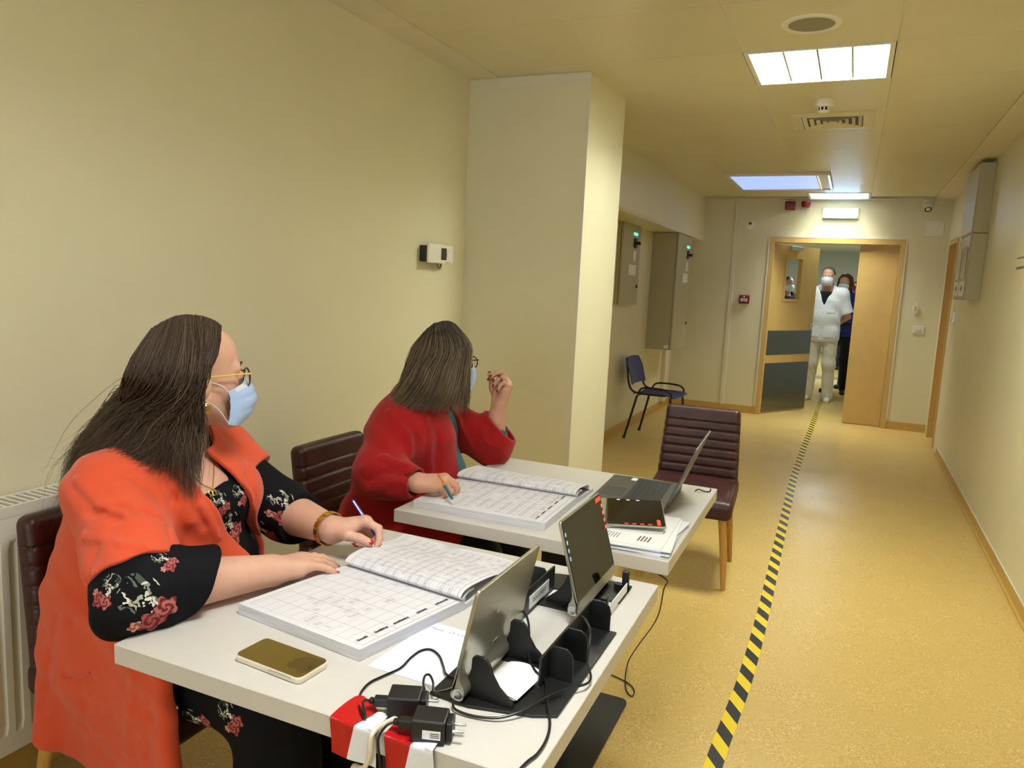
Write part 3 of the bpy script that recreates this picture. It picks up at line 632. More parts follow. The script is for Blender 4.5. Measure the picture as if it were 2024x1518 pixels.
c2 = copy_tree(ch); c2.location = (-1.515, 2.285, 0); c2.rotation_euler[2] = math.radians(90); c2['label'] = 'burgundy padded chair under the person in the red coat'
c3 = copy_tree(ch); c3.location = (-1.545, 1.325, 0); c3.rotation_euler[2] = math.radians(90); c3['label'] = 'burgundy padded chair under the person in orange, before the radiator'
# blue stacking chair, local frame faces +X
mat('blue_plastic', rgb(34, 38, 118), .42, var=.04, vscale=20); mat('black_tube', rgb(20, 19, 22), .35)
t = thing('stacking_chair', 'blue plastic stacking chair with black tube frame', 'chair', (-1.62, 7.16, 0)); t.rotation_euler[2] = math.radians(-3)
def sF(u, v):
    y = (v-.5)*.43; x = -.2+.42*u; e = (2*abs(v-.5))**4
    return (x, y*(1-.1*(1-u)), .455-.012*math.sin(u*math.pi)-.045*max(0, u-.82)**1.2/.13*.5-.02*max(0, .12-u)/.12+.012*e*0-.02*(1-(2*v-1)**2)*.4)
part('seat', MB().grid(sF, 16, 14, .008), 'blue_plastic', t, local=True, smooth=True)
def bF(u, v):
    z = .515+.255*u; w = .45*(1-.07*max(0, u-.7)/.3-.08*(1-u)); y = (v-.5)*w
    return (-.235-.075*u-.25*0+.9*y*y*.6, y, z-.035*(2*abs(v-.5))**5*(u > .6)*((u-.6)/.4))
part('backrest', MB().grid(bF, 12, 14, .008), 'blue_plastic', t, local=True, smooth=True)
for sy in (-1, 1):
    y = sy*.215
    part('leg', MB().tube(catmull([(.17, y, .42), (.2, y*1.06, .2), (.23, y*1.1, .01)], 5), .011, 10), 'black_tube', t, local=True, smooth=True)
    part('leg', MB().tube(catmull([(-.15, y, .42), (-.2, y*1.06, .2), (-.245, y*1.1, .01)], 5), .011, 10), 'black_tube', t, local=True, smooth=True)
    part('back_post', MB().tube(catmull([(.12, y*.93, .44), (-.1, y*.95, .44), (-.2, y*.97, .46), (-.245, y*.97, .54), (-.27, y*.92, .68), (-.29, y*.8, .76)], 6), .010, 10), 'black_tube', t, local=True, smooth=True)
    part('arm_hoop', MB().tube(catmull([(.18, y*1.02, .43), (.175, y*1.05, .47), (.12, y*1.08, .50), (-.04, y*1.08, .505), (-.11, y*1.05, .49), (-.14, y*1.02, .44)], 6), .009, 10), 'black_tube', t, local=True, smooth=True)
    for xx in (.231, -.246): part('foot_cap', MB().lathe([(.015, 0), (.015, .012), (.012, .025)], 12, T(xx, y*1.1, 0)), 'black_tube', t, local=True, smooth=True)
part('cross_bar', MB().tube([(.17, -.215, .42), (.17, .215, .42)], .009, 8), 'black_tube', t, local=True, smooth=True)
part('cross_bar', MB().tube([(-.15, -.215, .42), (-.15, .215, .42)], .009, 8), 'black_tube', t, local=True, smooth=True)
# ------------------------------------------------------------------ people: shared builders
def skin_mat(name, c):
    s = N(name); n = s.noise(38, 3); n2 = s.noise(9, 2)
    base = s.ramp(n, [(.3, tuple(v*.9 for v in c)), (.7, c)]); red = (min(1, c[0]*1.02), c[1]*.78, c[2]*.72)
    s.set(s.b.inputs['Base Color'], s.mix(s.math('MULTIPLY', n2, .35), base, red)); s.b.inputs['Roughness'].default_value = .5
    s.b.inputs['Subsurface Weight'].default_value = .15; s.b.inputs['Subsurface Radius'].default_value = (.010, .004, .002); s.b.inputs['Subsurface Scale'].default_value = .6
    s.bump(s.noise(260, 3), .12, .0006); MATS[name] = s.m
skin_mat('skin', rgb(214, 170, 148)); skin_mat('skin_tan', rgb(206, 158, 132))
mat('nail_red', rgb(178, 20, 28), .2, coat=.6); mat('nail_dark', rgb(120, 16, 24), .2, coat=.6); mat('mask_blue', rgb(176, 200, 242), .75, bump=.15, bscale=700); mat('mask_white', rgb(216, 220, 226), .75)
mat('gold', rgb(214, 170, 70), .28, .9); mat('eye_white', rgb(232, 226, 220), .25); mat('iris', rgb(70, 50, 34), .2); mat('brow_hair', rgb(52, 38, 30), .7)
def fabric(name, c, weave=900, b=.25, sheen=.2, var=.06):
    s = N(name); s.set(s.b.inputs['Base Color'], s.ramp(s.noise(5, 3), [(.3, tuple(v*(1-var) for v in c)), (.7, c)]))
    s.b.inputs['Roughness'].default_value = .85; s.b.inputs['Sheen Weight'].default_value = sheen; s.b.inputs['Specular IOR Level'].default_value = .2
    s.bump(s.math('ADD', s.math('ADD', s.noise(weave, 1), s.math('MULTIPLY', s.noise(60, 3), .8)), s.math('MULTIPLY', s.noise(11, 3, .6, None, .8), 5.0)), b*1.3, .0022); MATS[name] = s.m
fabric('orange_cotton', rgb(216, 82, 48)); fabric('red_wool', rgb(158, 20, 20), 600, .4, .1); fabric('teal_cloth', rgb(10, 84, 88)); fabric('black_cloth', rgb(16, 16, 20)); fabric('white_cotton', rgb(232, 234, 238), sheen=.1)
fabric('cream_cotton', rgb(222, 216, 200)); fabric('navy_cloth', rgb(28, 34, 60)); fabric('blue_cloth', rgb(38, 44, 110)); fabric('dark_teal', rgb(12, 40, 44))
def hair_mat(name, dark, light, lightness=.5):
    s = N(name); a = s.n('ShaderNodeAttribute'); a.attribute_name = 'tone'
    s.set(s.b.inputs['Base Color'], s.ramp(a.outputs['Fac'], [(0, dark), (lightness, tuple((x+y)/2 for x, y in zip(dark, light))), (1, light)]))
    s.b.inputs['Roughness'].default_value = .55; s.b.inputs['Specular IOR Level'].default_value = .25; MATS[name] = s.m
hair_mat('hair_brown', rgb(50, 38, 32), rgb(126, 104, 82), .6); hair_mat('hair_streaked', rgb(34, 27, 22), rgb(176, 152, 116), .62); hair_mat('hair_grey', rgb(40, 36, 34), rgb(130, 126, 120)); hair_mat('hair_auburn', rgb(66, 36, 20), rgb(128, 78, 44)); hair_mat('hair_black', rgb(16, 14, 14), rgb(52, 44, 40))
class Frame:                                               # local frame: x forward, y left, z up
    def __init__(s, o, yaw=0, pitch=0, roll=0, sc=1.0):
        R = Matrix.Rotation(math.radians(yaw), 3, 'Z') @ Matrix.Rotation(math.radians(-pitch), 3, 'Y') @ Matrix.Rotation(math.radians(roll), 3, 'X')
        s.R = np.array(R); s.o = np.asarray(o, float); s.s = sc
    def w(s, x, y, z): return s.o+s.s*(s.R @ V3(x, y, z))
    def loc(s, p): return (p-s.o) @ s.R/s.s
def head_sdf(F, male=False, ears=True):
    def fn(p):
        q = F.loc(p); d = ell(q, V3(-.012, 0, .032), (.095, .074, .088))
        d = smin(d, ell(q, V3(.028, 0, .045), (.060, .060, .058)), .02)
        a = np.stack([q[:, 0], np.abs(q[:, 1]), q[:, 2]], 1)   # the face is mirrored
        d = smin(d, rcone(q, V3(.036, 0, -.015), V3(.056, 0, -.08), .056, .034), .025)
        d = smin(d, rcone(a, V3(.0, .052, -.045), V3(.066, .014, -.1), .02, .016), .025)
        d = smin(d, sph(q, V3(.076, 0, -.098), .018 if male else .016), .02)
        d = smin(d, sph(a, V3(.052, .036, -.028), .026), .02)
        d = smin(d, rcone(a, V3(.084, .004, .016), V3(.074, .042, .018), .010, .010), .016)
        d = smax(d, -sph(a, V3(.1, .032, -.001), .016), .012)
        d = smin(d, rcone(q, V3(.086, 0, .010), V3(.107, 0, -.036), .006, .009), .010)
        d = smin(d, sph(a, V3(.099, .011, -.040), .0075), .006)
        d = smin(d, rcone(a, V3(.095, 0, -.066), V3(.086, .022, -.069), .0065, .004), .006)
        d = smin(d, rcone(a, V3(.093, 0, -.077), V3(.086, .018, -.073), .0075, .004), .006)
        d = smin(d, sph(a, V3(.081, .032, .000), .0125), .004)
        if ears:
            e = ell(a, V3(-.008, .077, -.006), (.019, .0075, .032)); e = smax(e, -ell(a, V3(-.003, .085, -.002), (.010, .007, .019)), .004); d = smin(d, e, .006)
        return d*F.s
    return fn
def eyes(F, parent):
    for s_ in (-1, 1):
        c = F.w(.0825, s_*.032, 0); e = part('eyeball', MB().lathe([(.0118*math.sin(a), -.0118*math.cos(a)) for a in np.linspace(.05, math.pi-.05, 14)], 20, T(*c)), 'eye_white', parent, smooth=True)
        f = F.w(1, 0, 0)-F.o; Mx = Matrix.Translation(c+nrm(f)*.0112) @ Vector(f).to_track_quat('Z', 'Y').to_matrix().to_4x4()
        part('iris', MB().lathe([(.0058, -.0005), (.005, .0012), (.001, .0016)], 16, Mx), 'iris', e, smooth=True)
FD = dict(index=(.039, .0235, .019, .0083), middle=(.0435, .027, .020, .0086), ring=(.040, .0255, .020, .0081), little=(.031, .0185, .017, .0071))
class Hand:
    """W wrist, X to the knuckles, Z out of the back of the hand, side +1 when the thumb lies towards Z x X."""
    def __init__(s, W, X, Z, side, pose, thumb, sc=1.0, fat=1.0):
        X = nrm(X); Z = nrm(np.asarray(Z, float)-X*(np.asarray(Z, float)@X)); Y = np.cross(Z, X)*side
        s.W, s.X, s.Y, s.Z, s.sc = np.asarray(W, float), X, Y, Z, sc; s.seg = []; s.nails = []; s.tips = {}
        P = lambda x, y, z: s.W+sc*(x*X+y*Y+z*Z)
        base = dict(index=(.083, .027, .003), middle=(.086, .009, .006), ring=(.081, -.009, .004), little=(.073, -.026, .0))
        s.palm = [(P(.0, .010*k, 0), P(*base[n]), .0175*sc*fat, .0115*sc*fat) for n, k in (('index', 1.0), ('middle', .4), ('ring', -.4), ('little', -1.0))]
        s.palm.append((P(.012, .012, -.006), P(.05, .022, -.010), .015*sc*fat, .014*sc*fat)); s.palm.append((P(.012, -.012, -.006), P(.055, -.022, -.010), .014*sc*fat, .012*sc*fat))
        for n in FD:
            f1, f2, f3, spl = [math.radians(v) for v in pose[n]]; l1, l2, l3, r = FD[n]; p = P(*base[n]); a = 0; prev = p
            for i, (f, l) in enumerate(((f1, l1), (f2, l2), (f3, l3))):
                a += f; dX = math.cos(spl)*X+math.sin(spl)*Y; d = math.cos(a)*dX-math.sin(a)*Z; q = prev+d*l*sc
                k = (1.12, 1.0, .92, .80); s.seg.append((prev, q, r*k[i]*sc*fat, r*k[i+1]*sc*fat))
                last = (q, d, math.sin(a)*dX+math.cos(a)*Z, r*k[i+1]*sc*fat); prev = q
            s.tips[n] = last[0]+last[1]*last[3]*.7; s.nails.append((last[0]+last[1]*.001, last[1], last[2], last[3]))
        m0 = P(.014, .020, -.008); p = m0; t0, t1, t2 = thumb[:3]       # three unit directions in (X, Y, Z)
        for i, (t, l, r0, r1) in enumerate(((t0, .040, .0150, .0125), (t1, .031, .0115, .0102), (t2, .025, .0102, .0082))):
            d = nrm(t[0]*X+t[1]*Y+t[2]*Z); q = p+d*l*sc
            s.seg.append((p, q, r0*sc*fat, r1*sc*fat)); p = q
        nz = nrm(np.cross(np.cross(d, thumb[3][0]*X+thumb[3][1]*Y+thumb[3][2]*Z), d)); s.tips['thumb'] = p+d*.006; s.nails.append((p+d*.001, d, nz, r1*sc*fat))
        s.c = P(.07, 0, 0)
    def sdf(s, p):
        far = np.sqrt(((p-s.c)**2).sum(1))-.15*s.sc; d = far.copy()+.02; m = far < .03
        if not m.any(): return d
        q = p[m]; e = None
        for a, b, ra, rb in s.palm: k = rcone(q, a, b, ra, rb); e = k if e is None else smin(e, k, .016)
        fs = None
        for i in range(5):
            g = None
            for a, b, ra, rb in s.seg[3*i:3*i+3]: k = rcone(q, a, b, ra, rb); g = k if g is None else smin(g, k, .004)
            fs = g if fs is None else smin(fs, g, .0022)
        d[m] = smin(e, fs, .010); return d
    def add_nails(s, parent, m):
        for (c, d, z, r) in s.nails:
            y = np.cross(z, d); b = MB()
            def Fq(u, v, c=c, d=d, z=z, y=y, r=r):
                a = (v-.5)*1.9; L = (u-.25)*.0125*s.sc; w = r*.94*(1-.25*max(0, u-.75)/.25)
                return c+d*L+y*math.sin(a)*w+z*(math.cos(a)*w+.0006)
            part('fingernail', b.grid(Fq, 5, 6, .0007), m, parent, smooth=True)
def strands(name, guides, m, parent, n=1200, r=.0011, jitter=.007, wave=.006, seg=16, seed=1, tone=(.15, .75), streak=.3, tipfade=True, lens=(.8, 1.0), wl=2.2, tip_spread=1.8, pairs=None, rootdark=.0, clump=23.0, stk=(.2, .75)):
    """hair as many thin tapered tubes spread between ordered guide curves"""
    R = np.random.default_rng(seed); G = []
    for g in guides:
        P = np.array(catmull(g, 10)); L = np.r_[0, np.cumsum(np.linalg.norm(np.diff(P, axis=0), axis=1))]; tt = np.linspace(0, L[-1], 40)
        G.append(np.stack([np.interp(tt, L, P[:, i]) for i in range(3)], 1))
    G = np.array(G); prs = pairs or [(i, i+1) for i in range(len(G)-1)]
    w = np.array([np.linalg.norm(G[a]-G[b], axis=1).mean()+.01 for a, b in prs]); w /= w.sum()
    vs = []; fs = []; tn = []; sides = 3; off = 0; lf = None
    for k in range(n):
        a, b = prs[R.choice(len(prs), p=w)]; t = R.random(); P = G[a]*(1-t)+G[b]*t
        ln = R.uniform(*lens); s_ = np.linspace(0, 39*ln, seg); P = np.stack([np.interp(s_, np.arange(40), P[:, i]) for i in range(3)], 1)
        u = np.linspace(0, 1, seg)[:, None]; o = R.normal(0, jitter, 3)
        ph = R.uniform(0, 6.28, 3); fr = R.uniform(.6, 1.3)*wl
        P = P+o*(.12+np.clip(u*3, 0, 1)*.3+u*tip_spread*.6)+wave*(u**1.3)*np.sin(ph+u*fr*6.28)*R.uniform(.3, 1.0)
        rad = r*R.uniform(.7, 1.35)*np.clip(np.minimum(1, (1.04-u[:, 0])*2.4), .12, 1)
        T_ = np.gradient(P, axis=0); T_ /= np.linalg.norm(T_, axis=1, keepdims=True)+1e-9; A = np.cross(T_, [.3, .2, .93]); A /= np.linalg.norm(A, axis=1, keepdims=True)+1e-9; B = np.cross(T_, A)
        for q in range(sides):
            an = 2*math.pi*q/sides; vs.append(P+rad[:, None]*(math.cos(an)*A+math.sin(an)*B))
        base = tone[0]+(tone[1]-tone[0])*R.random()**2*.55+((.5+.5*math.sin(clump*(a+t)+1.7*math.sin(5*(a+t)))) > 1-streak)*R.uniform(*stk)
        tn.append(np.tile(np.clip(base*(1-rootdark*(1-np.clip(u[:, 0]*2.2, 0, 1)))+(.18*u[:, 0] if tipfade else 0), 0, 1), sides))
        for q in range(sides):
            q2 = (q+1) % sides; i = np.arange(seg-1); fs.append(np.stack([off+q*seg+i, off+q2*seg+i, off+q2*seg+i+1, off+q*seg+i+1], 1))
        off += sides*seg
    V = np.concatenate(vs); Fc = np.concatenate(fs); L = np.array(root_loc(parent))
    me = bpy.data.meshes.new(name); me.vertices.add(len(V)); me.vertices.foreach_set('co', (V-L).astype(np.float32).ravel()); me.loops.add(len(Fc)*4); me.loops.foreach_set('vertex_index', Fc.astype(np.int32).ravel())
    me.polygons.add(len(Fc)); me.polygons.foreach_set('loop_start', np.arange(0, len(Fc)*4, 4, dtype=np.int32)); me.polygons.foreach_set('loop_total', np.full(len(Fc), 4, np.int32)); me.update(calc_edges=True)
    at = me.attributes.new('tone', 'FLOAT', 'POINT'); at.data.foreach_set('value', np.concatenate(tn).astype(np.float32)); me.shade_smooth()
    return link(name, me, m, parent)
def tone_attr(o, val):
    me = o.data; at = me.attributes.new('tone', 'FLOAT', 'POINT'); at.data.foreach_set('value', np.full(len(me.vertices), val, np.float32))
def mask_mesh(F, parent, m, zt=-.006, zb=-.114, bulge=.0, ang=60, kind='pleat', label=None):
    def Fq(u, v):
        s_ = 2*u-1; a = abs(s_)*math.pi/2*.94; xc = float(np.interp(v, [0, .18, .42, .72, 1], [.103, .119, .124+bulge, .114+bulge, .088])); xe, ye = .038, .0735-.008*v
        z = zt+(zb-zt)*v-.016*abs(s_)**1.5*(1-v)+.016*abs(s_)**1.5*v+.006*(1-abs(s_))*(1-v)
        x = xe+(xc-xe)*max(0, math.cos(a))**.85; y = ye*math.sin(a)**1.05*(1 if s_ > 0 else -1)
        if kind == 'pleat': x += .0042*(((v*3.5) % 1)-.5)*math.cos(a)**.5
        else: x += .010*max(0, 1-abs(s_)*2.2)
        return F.w(x, y, z)
    o = part('face_mask', MB().grid(Fq, 28, 20, .0012), m, parent, smooth=True)
    if label: o['label'] = label
    if kind == 'pleat':
        up_ = lambda p: np.asarray(p)+F.R[:, 0]*.0012
        part('nose_band', MB().grid(lambda u, v: up_(Fq(u, .0+.10*v)), 28, 3, .0008), 'mask_white', parent, smooth=True)
        for u0 in (0., .955): part('side_seam', MB().grid(lambda u, v, u0=u0: up_(Fq(u0+.045*u, v)), 2, 14, .0008), 'mask_white', parent, smooth=True)
    return Fq
def torso_chain(pts, F):                                   # elliptic trunk: list of (point, lateral radius), flattened along the forward axis
    def fn(p, infl=0.0, asp=1.3):
        q = F.loc(p); d = None
        for (a, ra), (b, rb) in zip(pts, pts[1:]):
            A = F.loc(np.asarray(a)[None])[0]*[asp, 1, 1]; B = F.loc(np.asarray(b)[None])[0]*[asp, 1, 1]
            e = rcone(q*[asp, 1, 1], A, B, ra+infl, rb+infl)/1.1; d = e if d is None else smin(d, e, .06)
        return d
    return fn
# ------------------------------------------------------------------ seated person in orange
W1 = thing('person', 'seated person in orange tunic over floral black dress, long brown hair, blue mask', 'person', (-1.42, 1.33, 0))
HF1 = Frame((-1.360, 1.270, 1.196), 63, 2, 0, 1.06)
TF1 = Frame((-1.455, 1.275, .945), 14, 0, 0)
j = dict(pelvis=V3(-1.54, 1.30, .58), waist=V3(-1.545, 1.295, .72), chest=V3(-1.50, 1.28, .89), neck=V3(-1.455, 1.283, 1.045), Rsh=V3(-1.420, 1.098, .945), Lsh=V3(-1.485, 1.46, .95),
         Rel=V3(-1.216, .998, .812), Rwr=V3(-1.102, 1.232, .796), Lel=V3(-1.325, 1.525, .815), Lwr=V3(-1.122, 1.472, .815))
trunk1 = torso_chain([(j['pelvis'], .215), (j['waist'], .205), (j['chest'], .175), (V3(-1.46, 1.28, .99), .10)], TF1)
head1 = head_sdf(HF1)
RH1 = Hand(j['Rwr'], V3(.046, .110, -.002), V3(-.1, -.12, 1), 1, dict(index=(8, 20, 12, 6), middle=(10, 22, 12, 1), ring=(12, 22, 12, -3), little=(8, 16, 8, -17)), ((.75, .55, -.35), (.9, .3, -.3), (.95, .2, -.25), (0, .5, 1)), 1.0, 1.17)
PEN1_TIP = hit(757, 1080, 2, .786); PEN1_TOP = PEN1_TIP+nrm(np.array(dep(697, 988, 1.895))-PEN1_TIP)*.148
LH1 = Hand(j['Lwr'], V3(.072, .050, .012), V3(-.30, .42, .80), -1, dict(index=(38, 52, 22, 2), middle=(52, 70, 36, 0), ring=(62, 82, 45, 0), little=(66, 82, 45, 0)), ((.62, .55, -.55), (.92, .1, -.42), (.86, -.12, -.50), (-.1, 1, .3)), 1.0, 1.15)
def arms1(p, k=0.0, up=.062, lo=.060, wr=.034):
    d = rcone(p, j['Rsh'], j['Rel'], up+.008+k, up-.006+k); d = smin(d, rcone(p, j['Rel'], j['Rwr'], lo+k, wr+k), .02)
    e = rcone(p, j['Lsh'], j['Lel'], up+.008+k, up-.006+k); e = smin(e, rcone(p, j['Lel'], j['Lwr'], lo+k, wr+k), .02)
    return np.minimum(d, e)
def trunk_d(p, k):
    d = trunk1(p, k)
    d = smin(d, ell(p, TF1.w(.055, 0, -.05), (.125+k, .165+k, .10+k)), .07)
    d = smin(d, ell(p, TF1.w(.02, 0, -.22), (.18+k, .19+k, .13+k)), .06)
    return smin(d, rcone(p, j['Rsh']-V3(.01, 0, -.006), j['Lsh']-V3(.01, 0, -.006), .064+k, .064+k), .05)
def body1(p):
    d = head1(p); d = smin(d, rcone(p, HF1.w(-.02, 0, -.055), j['neck']-V3(.0, 0, .02), .056, .062), .03)
    d = smin(d, trunk_d(p, -.004), .04)
    a = arms1(p); h = np.minimum(RH1.sdf(p), LH1.sdf(p)); a = smin(a, h, .014); return smin(d, a, .02)
sdf_obj('body', body1, (-1.75, .88, .66), (-.92, 1.66, 1.36), .0032, 'skin', W1, keep=lambda c: c[:, 2] > .70)
RH1.add_nails(W1, 'nail_red'); LH1.add_nails(W1, 'nail_red'); eyes(HF1, W1)
# --- dress: bust and belly, wide three-quarter sleeves, skirt over the thighs
def sleeve_d(p):
    m1 = j['Rel']*.48+j['Rwr']*.52; ax = nrm(j['Rwr']-j['Rel'])
    d = rcone(p, j['Rsh'], j['Rel'], .074, .080); d = smin(d, rcone(p, j['Rel'], m1, .077, .072), .03)
    d = smin(d, rcone(p, j['Rel']+V3(-.01, -.01, -.01), V3(-1.20, .945, .785), .058, .030), .04)
    d = smin(d, rcone(p, j['Rel']+V3(-.01, -.01, 0), V3(-1.225, .932, .772), .06, .028), .04)
    inn = rcone(p, j['Rel']+ax*.05, m1+ax*.05, .052, .066); cut = plane(p, j['Rel']*.58+j['Rwr']*.42, ax+V3(0, 0, -.55)); d = smax(smax(d, cut, .006), -inn, .004)
    m2 = j['Lel']*.6+j['Lwr']*.4; ax2 = nrm(j['Lwr']-j['Lel'])
    e = rcone(p, j['Lsh'], j['Lel'], .074, .074); e = smin(e, rcone(p, j['Lel'], m2+ax2*.02, .068, .064), .03); e = smin(e, rcone(p, j['Lel'], j['Lel']+V3(.05, -.02, -.035), .05, .03), .03)
    e = smax(smax(e, plane(p, m2-ax2*.005, ax2+V3(.2, -.2, 0)), .006), -rcone(p, m2-ax2*.02, m2+ax2*.06, .044, .058), .004)
    return np.minimum(d, e)
def wrinkle(p, a, s1, s2=None):
    return a*np.sin(p @ np.asarray(s1)+2.2*np.sin(p @ (np.asarray(s2) if s2 is not None else np.array([17., 23., 11.]))))
def dress1(p):
    d = trunk_d(p, .004); d = smin(d, sleeve_d(p), .03)
    for s_, y0 in ((-1, -.11), (1, .11)):
        hip = V3(-1.47, 1.31+y0, .53); kn = V3(-1.03, 1.285+y0*1.1, .555); an = V3(-1.0, 1.285+y0*1.1, .16)
        d = smin(d, rcone(p, hip, kn, .115, .085), .06); d = smin(d, rcone(p, kn, an, .085, .10), .06)
    d = smin(d, rbox(p, V3(-1.2, 1.285, .54), (.2, .12, .05), .04), .06)
    neck = smax(plane(p, TF1.w(.10, 0, .055), TF1.R @ V3(-.45, 0, 1))*-1, np.abs((p-TF1.o) @ TF1.R[:, 1])-.085, .02)
    d = smax(d, -smax(-plane(p, TF1.w(.06, 0, -.085), TF1.R @ V3(-.9, 0, 1.)), np.abs(((p-TF1.o) @ TF1.R)[:, 1]+.045)-.040-.45*np.clip(p[:, 2]-.93, 0, 1), .01), .006)
    return d+wrinkle(p, .0022, (28, 40, -36))
# --- tunic: short sleeves, open front, hanging hem
def tun_x(p): return (p-TF1.o) @ TF1.R
def tunic_solid(p):
    d = trunk_d(p, .021); q = tun_x(p)
    d = smin(d, rcone(p, j['Rsh'], j['Rsh']*.06+j['Rel']*.94, .087, .094), .05); d = smin(d, rcone(p, j['Lsh'], j['Lsh']*.5+j['Lel']*.5, .086, .088), .05)
    d = smin(d, rcone(p, V3(-1.57, 1.30, .68), V3(-1.55, 1.29, .52), .178, .21), .08)                       # seat of the tunic
    d = smin(d, rbox(p, V3(-1.425, 1.09, .46), (.235, .022, .235), .02, np.array([[.985, -.17, 0], [.17, .985, 0.10], [0, -.1, 1]])), .06)      # near front skirt panel
    d = smin(d, rcone(p, V3(-1.66, 1.15, .56), V3(-1.68, 1.11, .30), .05, .035), .06)
    d = smin(d, rbox(p, V3(-1.42, 1.475, .52), (.14, .03, .15), .025), .07)
    return d
CREASE1 = []
def tunic1(p):
    d = tunic_solid(p)
    m = np.abs(d) < .03
    if m.any():
        pm, dm = p[m], d[m]
        for a, b, r, s_ in CREASE1:
            c = rcone(pm, a, b, 0., 0.); dm = dm-s_*(.0085 if s_ > 0 else .0062)*np.exp(-(c/(r*1.7))**2)
        d[m] = dm
    ax = nrm(j['Rel']-j['Rsh']); c0 = j['Rsh']*.17+j['Rel']*.83
    near = rcone(p, j['Rsh'], j['Rel'], .13, .13)
    tr_ = trunk_d(p, .0) > .024; d = np.where((near < 0) & tr_, smax(d, plane(p, c0+V3(0, 0, .0), ax+V3(-.15, .15, -.25)), .004), d)
    d = smax(d, -rcone(p, c0-ax*.05, c0+ax*.12, .074, .082), .004)
    ax2 = nrm(j['Lel']-j['Lsh']); c2_ = j['Lsh']*.55+j['Lel']*.45; near = rcone(p, j['Lsh'], j['Lel'], .12, .12)
    d = np.where((near < 0) & tr_, smax(d, plane(p, c2_, ax2), .004), d)
    q = tun_x(p); zz = q[:, 2]; lo_ = np.interp(zz, [-.40, -.17, -.10, .0, .10], [.0, .002, -.05, -.10, -.10]); hi_ = np.interp(zz, [-.40, -.17, -.1, .0, .1], [.14, .125, .065, .005, -.015]); w = (hi_-lo_)/2; c_ = (hi_+lo_)/2
    opening = smax(np.abs(q[:, 1]-c_)-w, -(q[:, 0]+.02), .004)                                              # open front
    d = smax(d, -opening, .004)
    d = smax(d, -rcone(p, j['neck']-V3(.0, 0, .03), HF1.w(-.01, 0, -.05), .078, .085), .006)
    d = smax(d, -trunk_d(p, .006), .004)                                                                     # it is a cloth shell over the dress
    d = smax(d, .255+.03*np.clip((p[:, 0]+1.5)*2, -1, .2)-p[:, 2], .004)
    return d+wrinkle(p, .0020, (18, 46, 30), (12., 9., 21.))
for px, r, s_ in ((((300, 905), (345, 960), (375, 1030)), .007, 1), (((322, 900), (372, 965), (405, 1040)), .006, -1), (((175, 1010), (230, 1025), (300, 1012)), .006, -1), (((150, 950), (200, 1000), (250, 1020)), .006, 1),
                  (((250, 940), (310, 975), (335, 1030)), .006, -1), (((340, 1060), (350, 1090), (352, 1110)), .006, -1), (((470, 880), (495, 950), (505, 1000)), .006, -1), (((165, 1060), (240, 1075), (300, 1085)), .005, 1),
                  (((265, 1340), (258, 1400), (250, 1480)), .010, 1), (((300, 1360), (292, 1420), (288, 1500)), .010, -1), (((140, 1230), (170, 1150), (190, 1080)), .006, -1), (((128, 1335), (150, 1350), (180, 1345)), .006, -1), (((185, 1015), (240, 1000), (320, 1022)), .004, -1), (((335, 925), (345, 985), (335, 1050), (340, 1100)), .004, -1), (((360, 940), (395, 1000), (430, 1060)), .005, 1), (((240, 1120), (300, 1100), (335, 1090)), .003, -1), (((180, 1150), (240, 1120)), .003, -1), (((110, 1220), (95, 1300), (85, 1400)), .008, -1), (((170, 1390), (165, 1440), (150, 1490)), .009, -1)):
    P_ = [trace(tunic_solid, *q) for q in px]
    if all(x is not None for x in P_): CREASE1 += [(a+s_*.001, b, r, s_) for a, b in zip(P_, P_[1:])]
sdf_obj('tunic', tunic1, (-1.84, .86, .22), (-1.10, 1.70, 1.16), .0036, 'orange_cotton', W1)

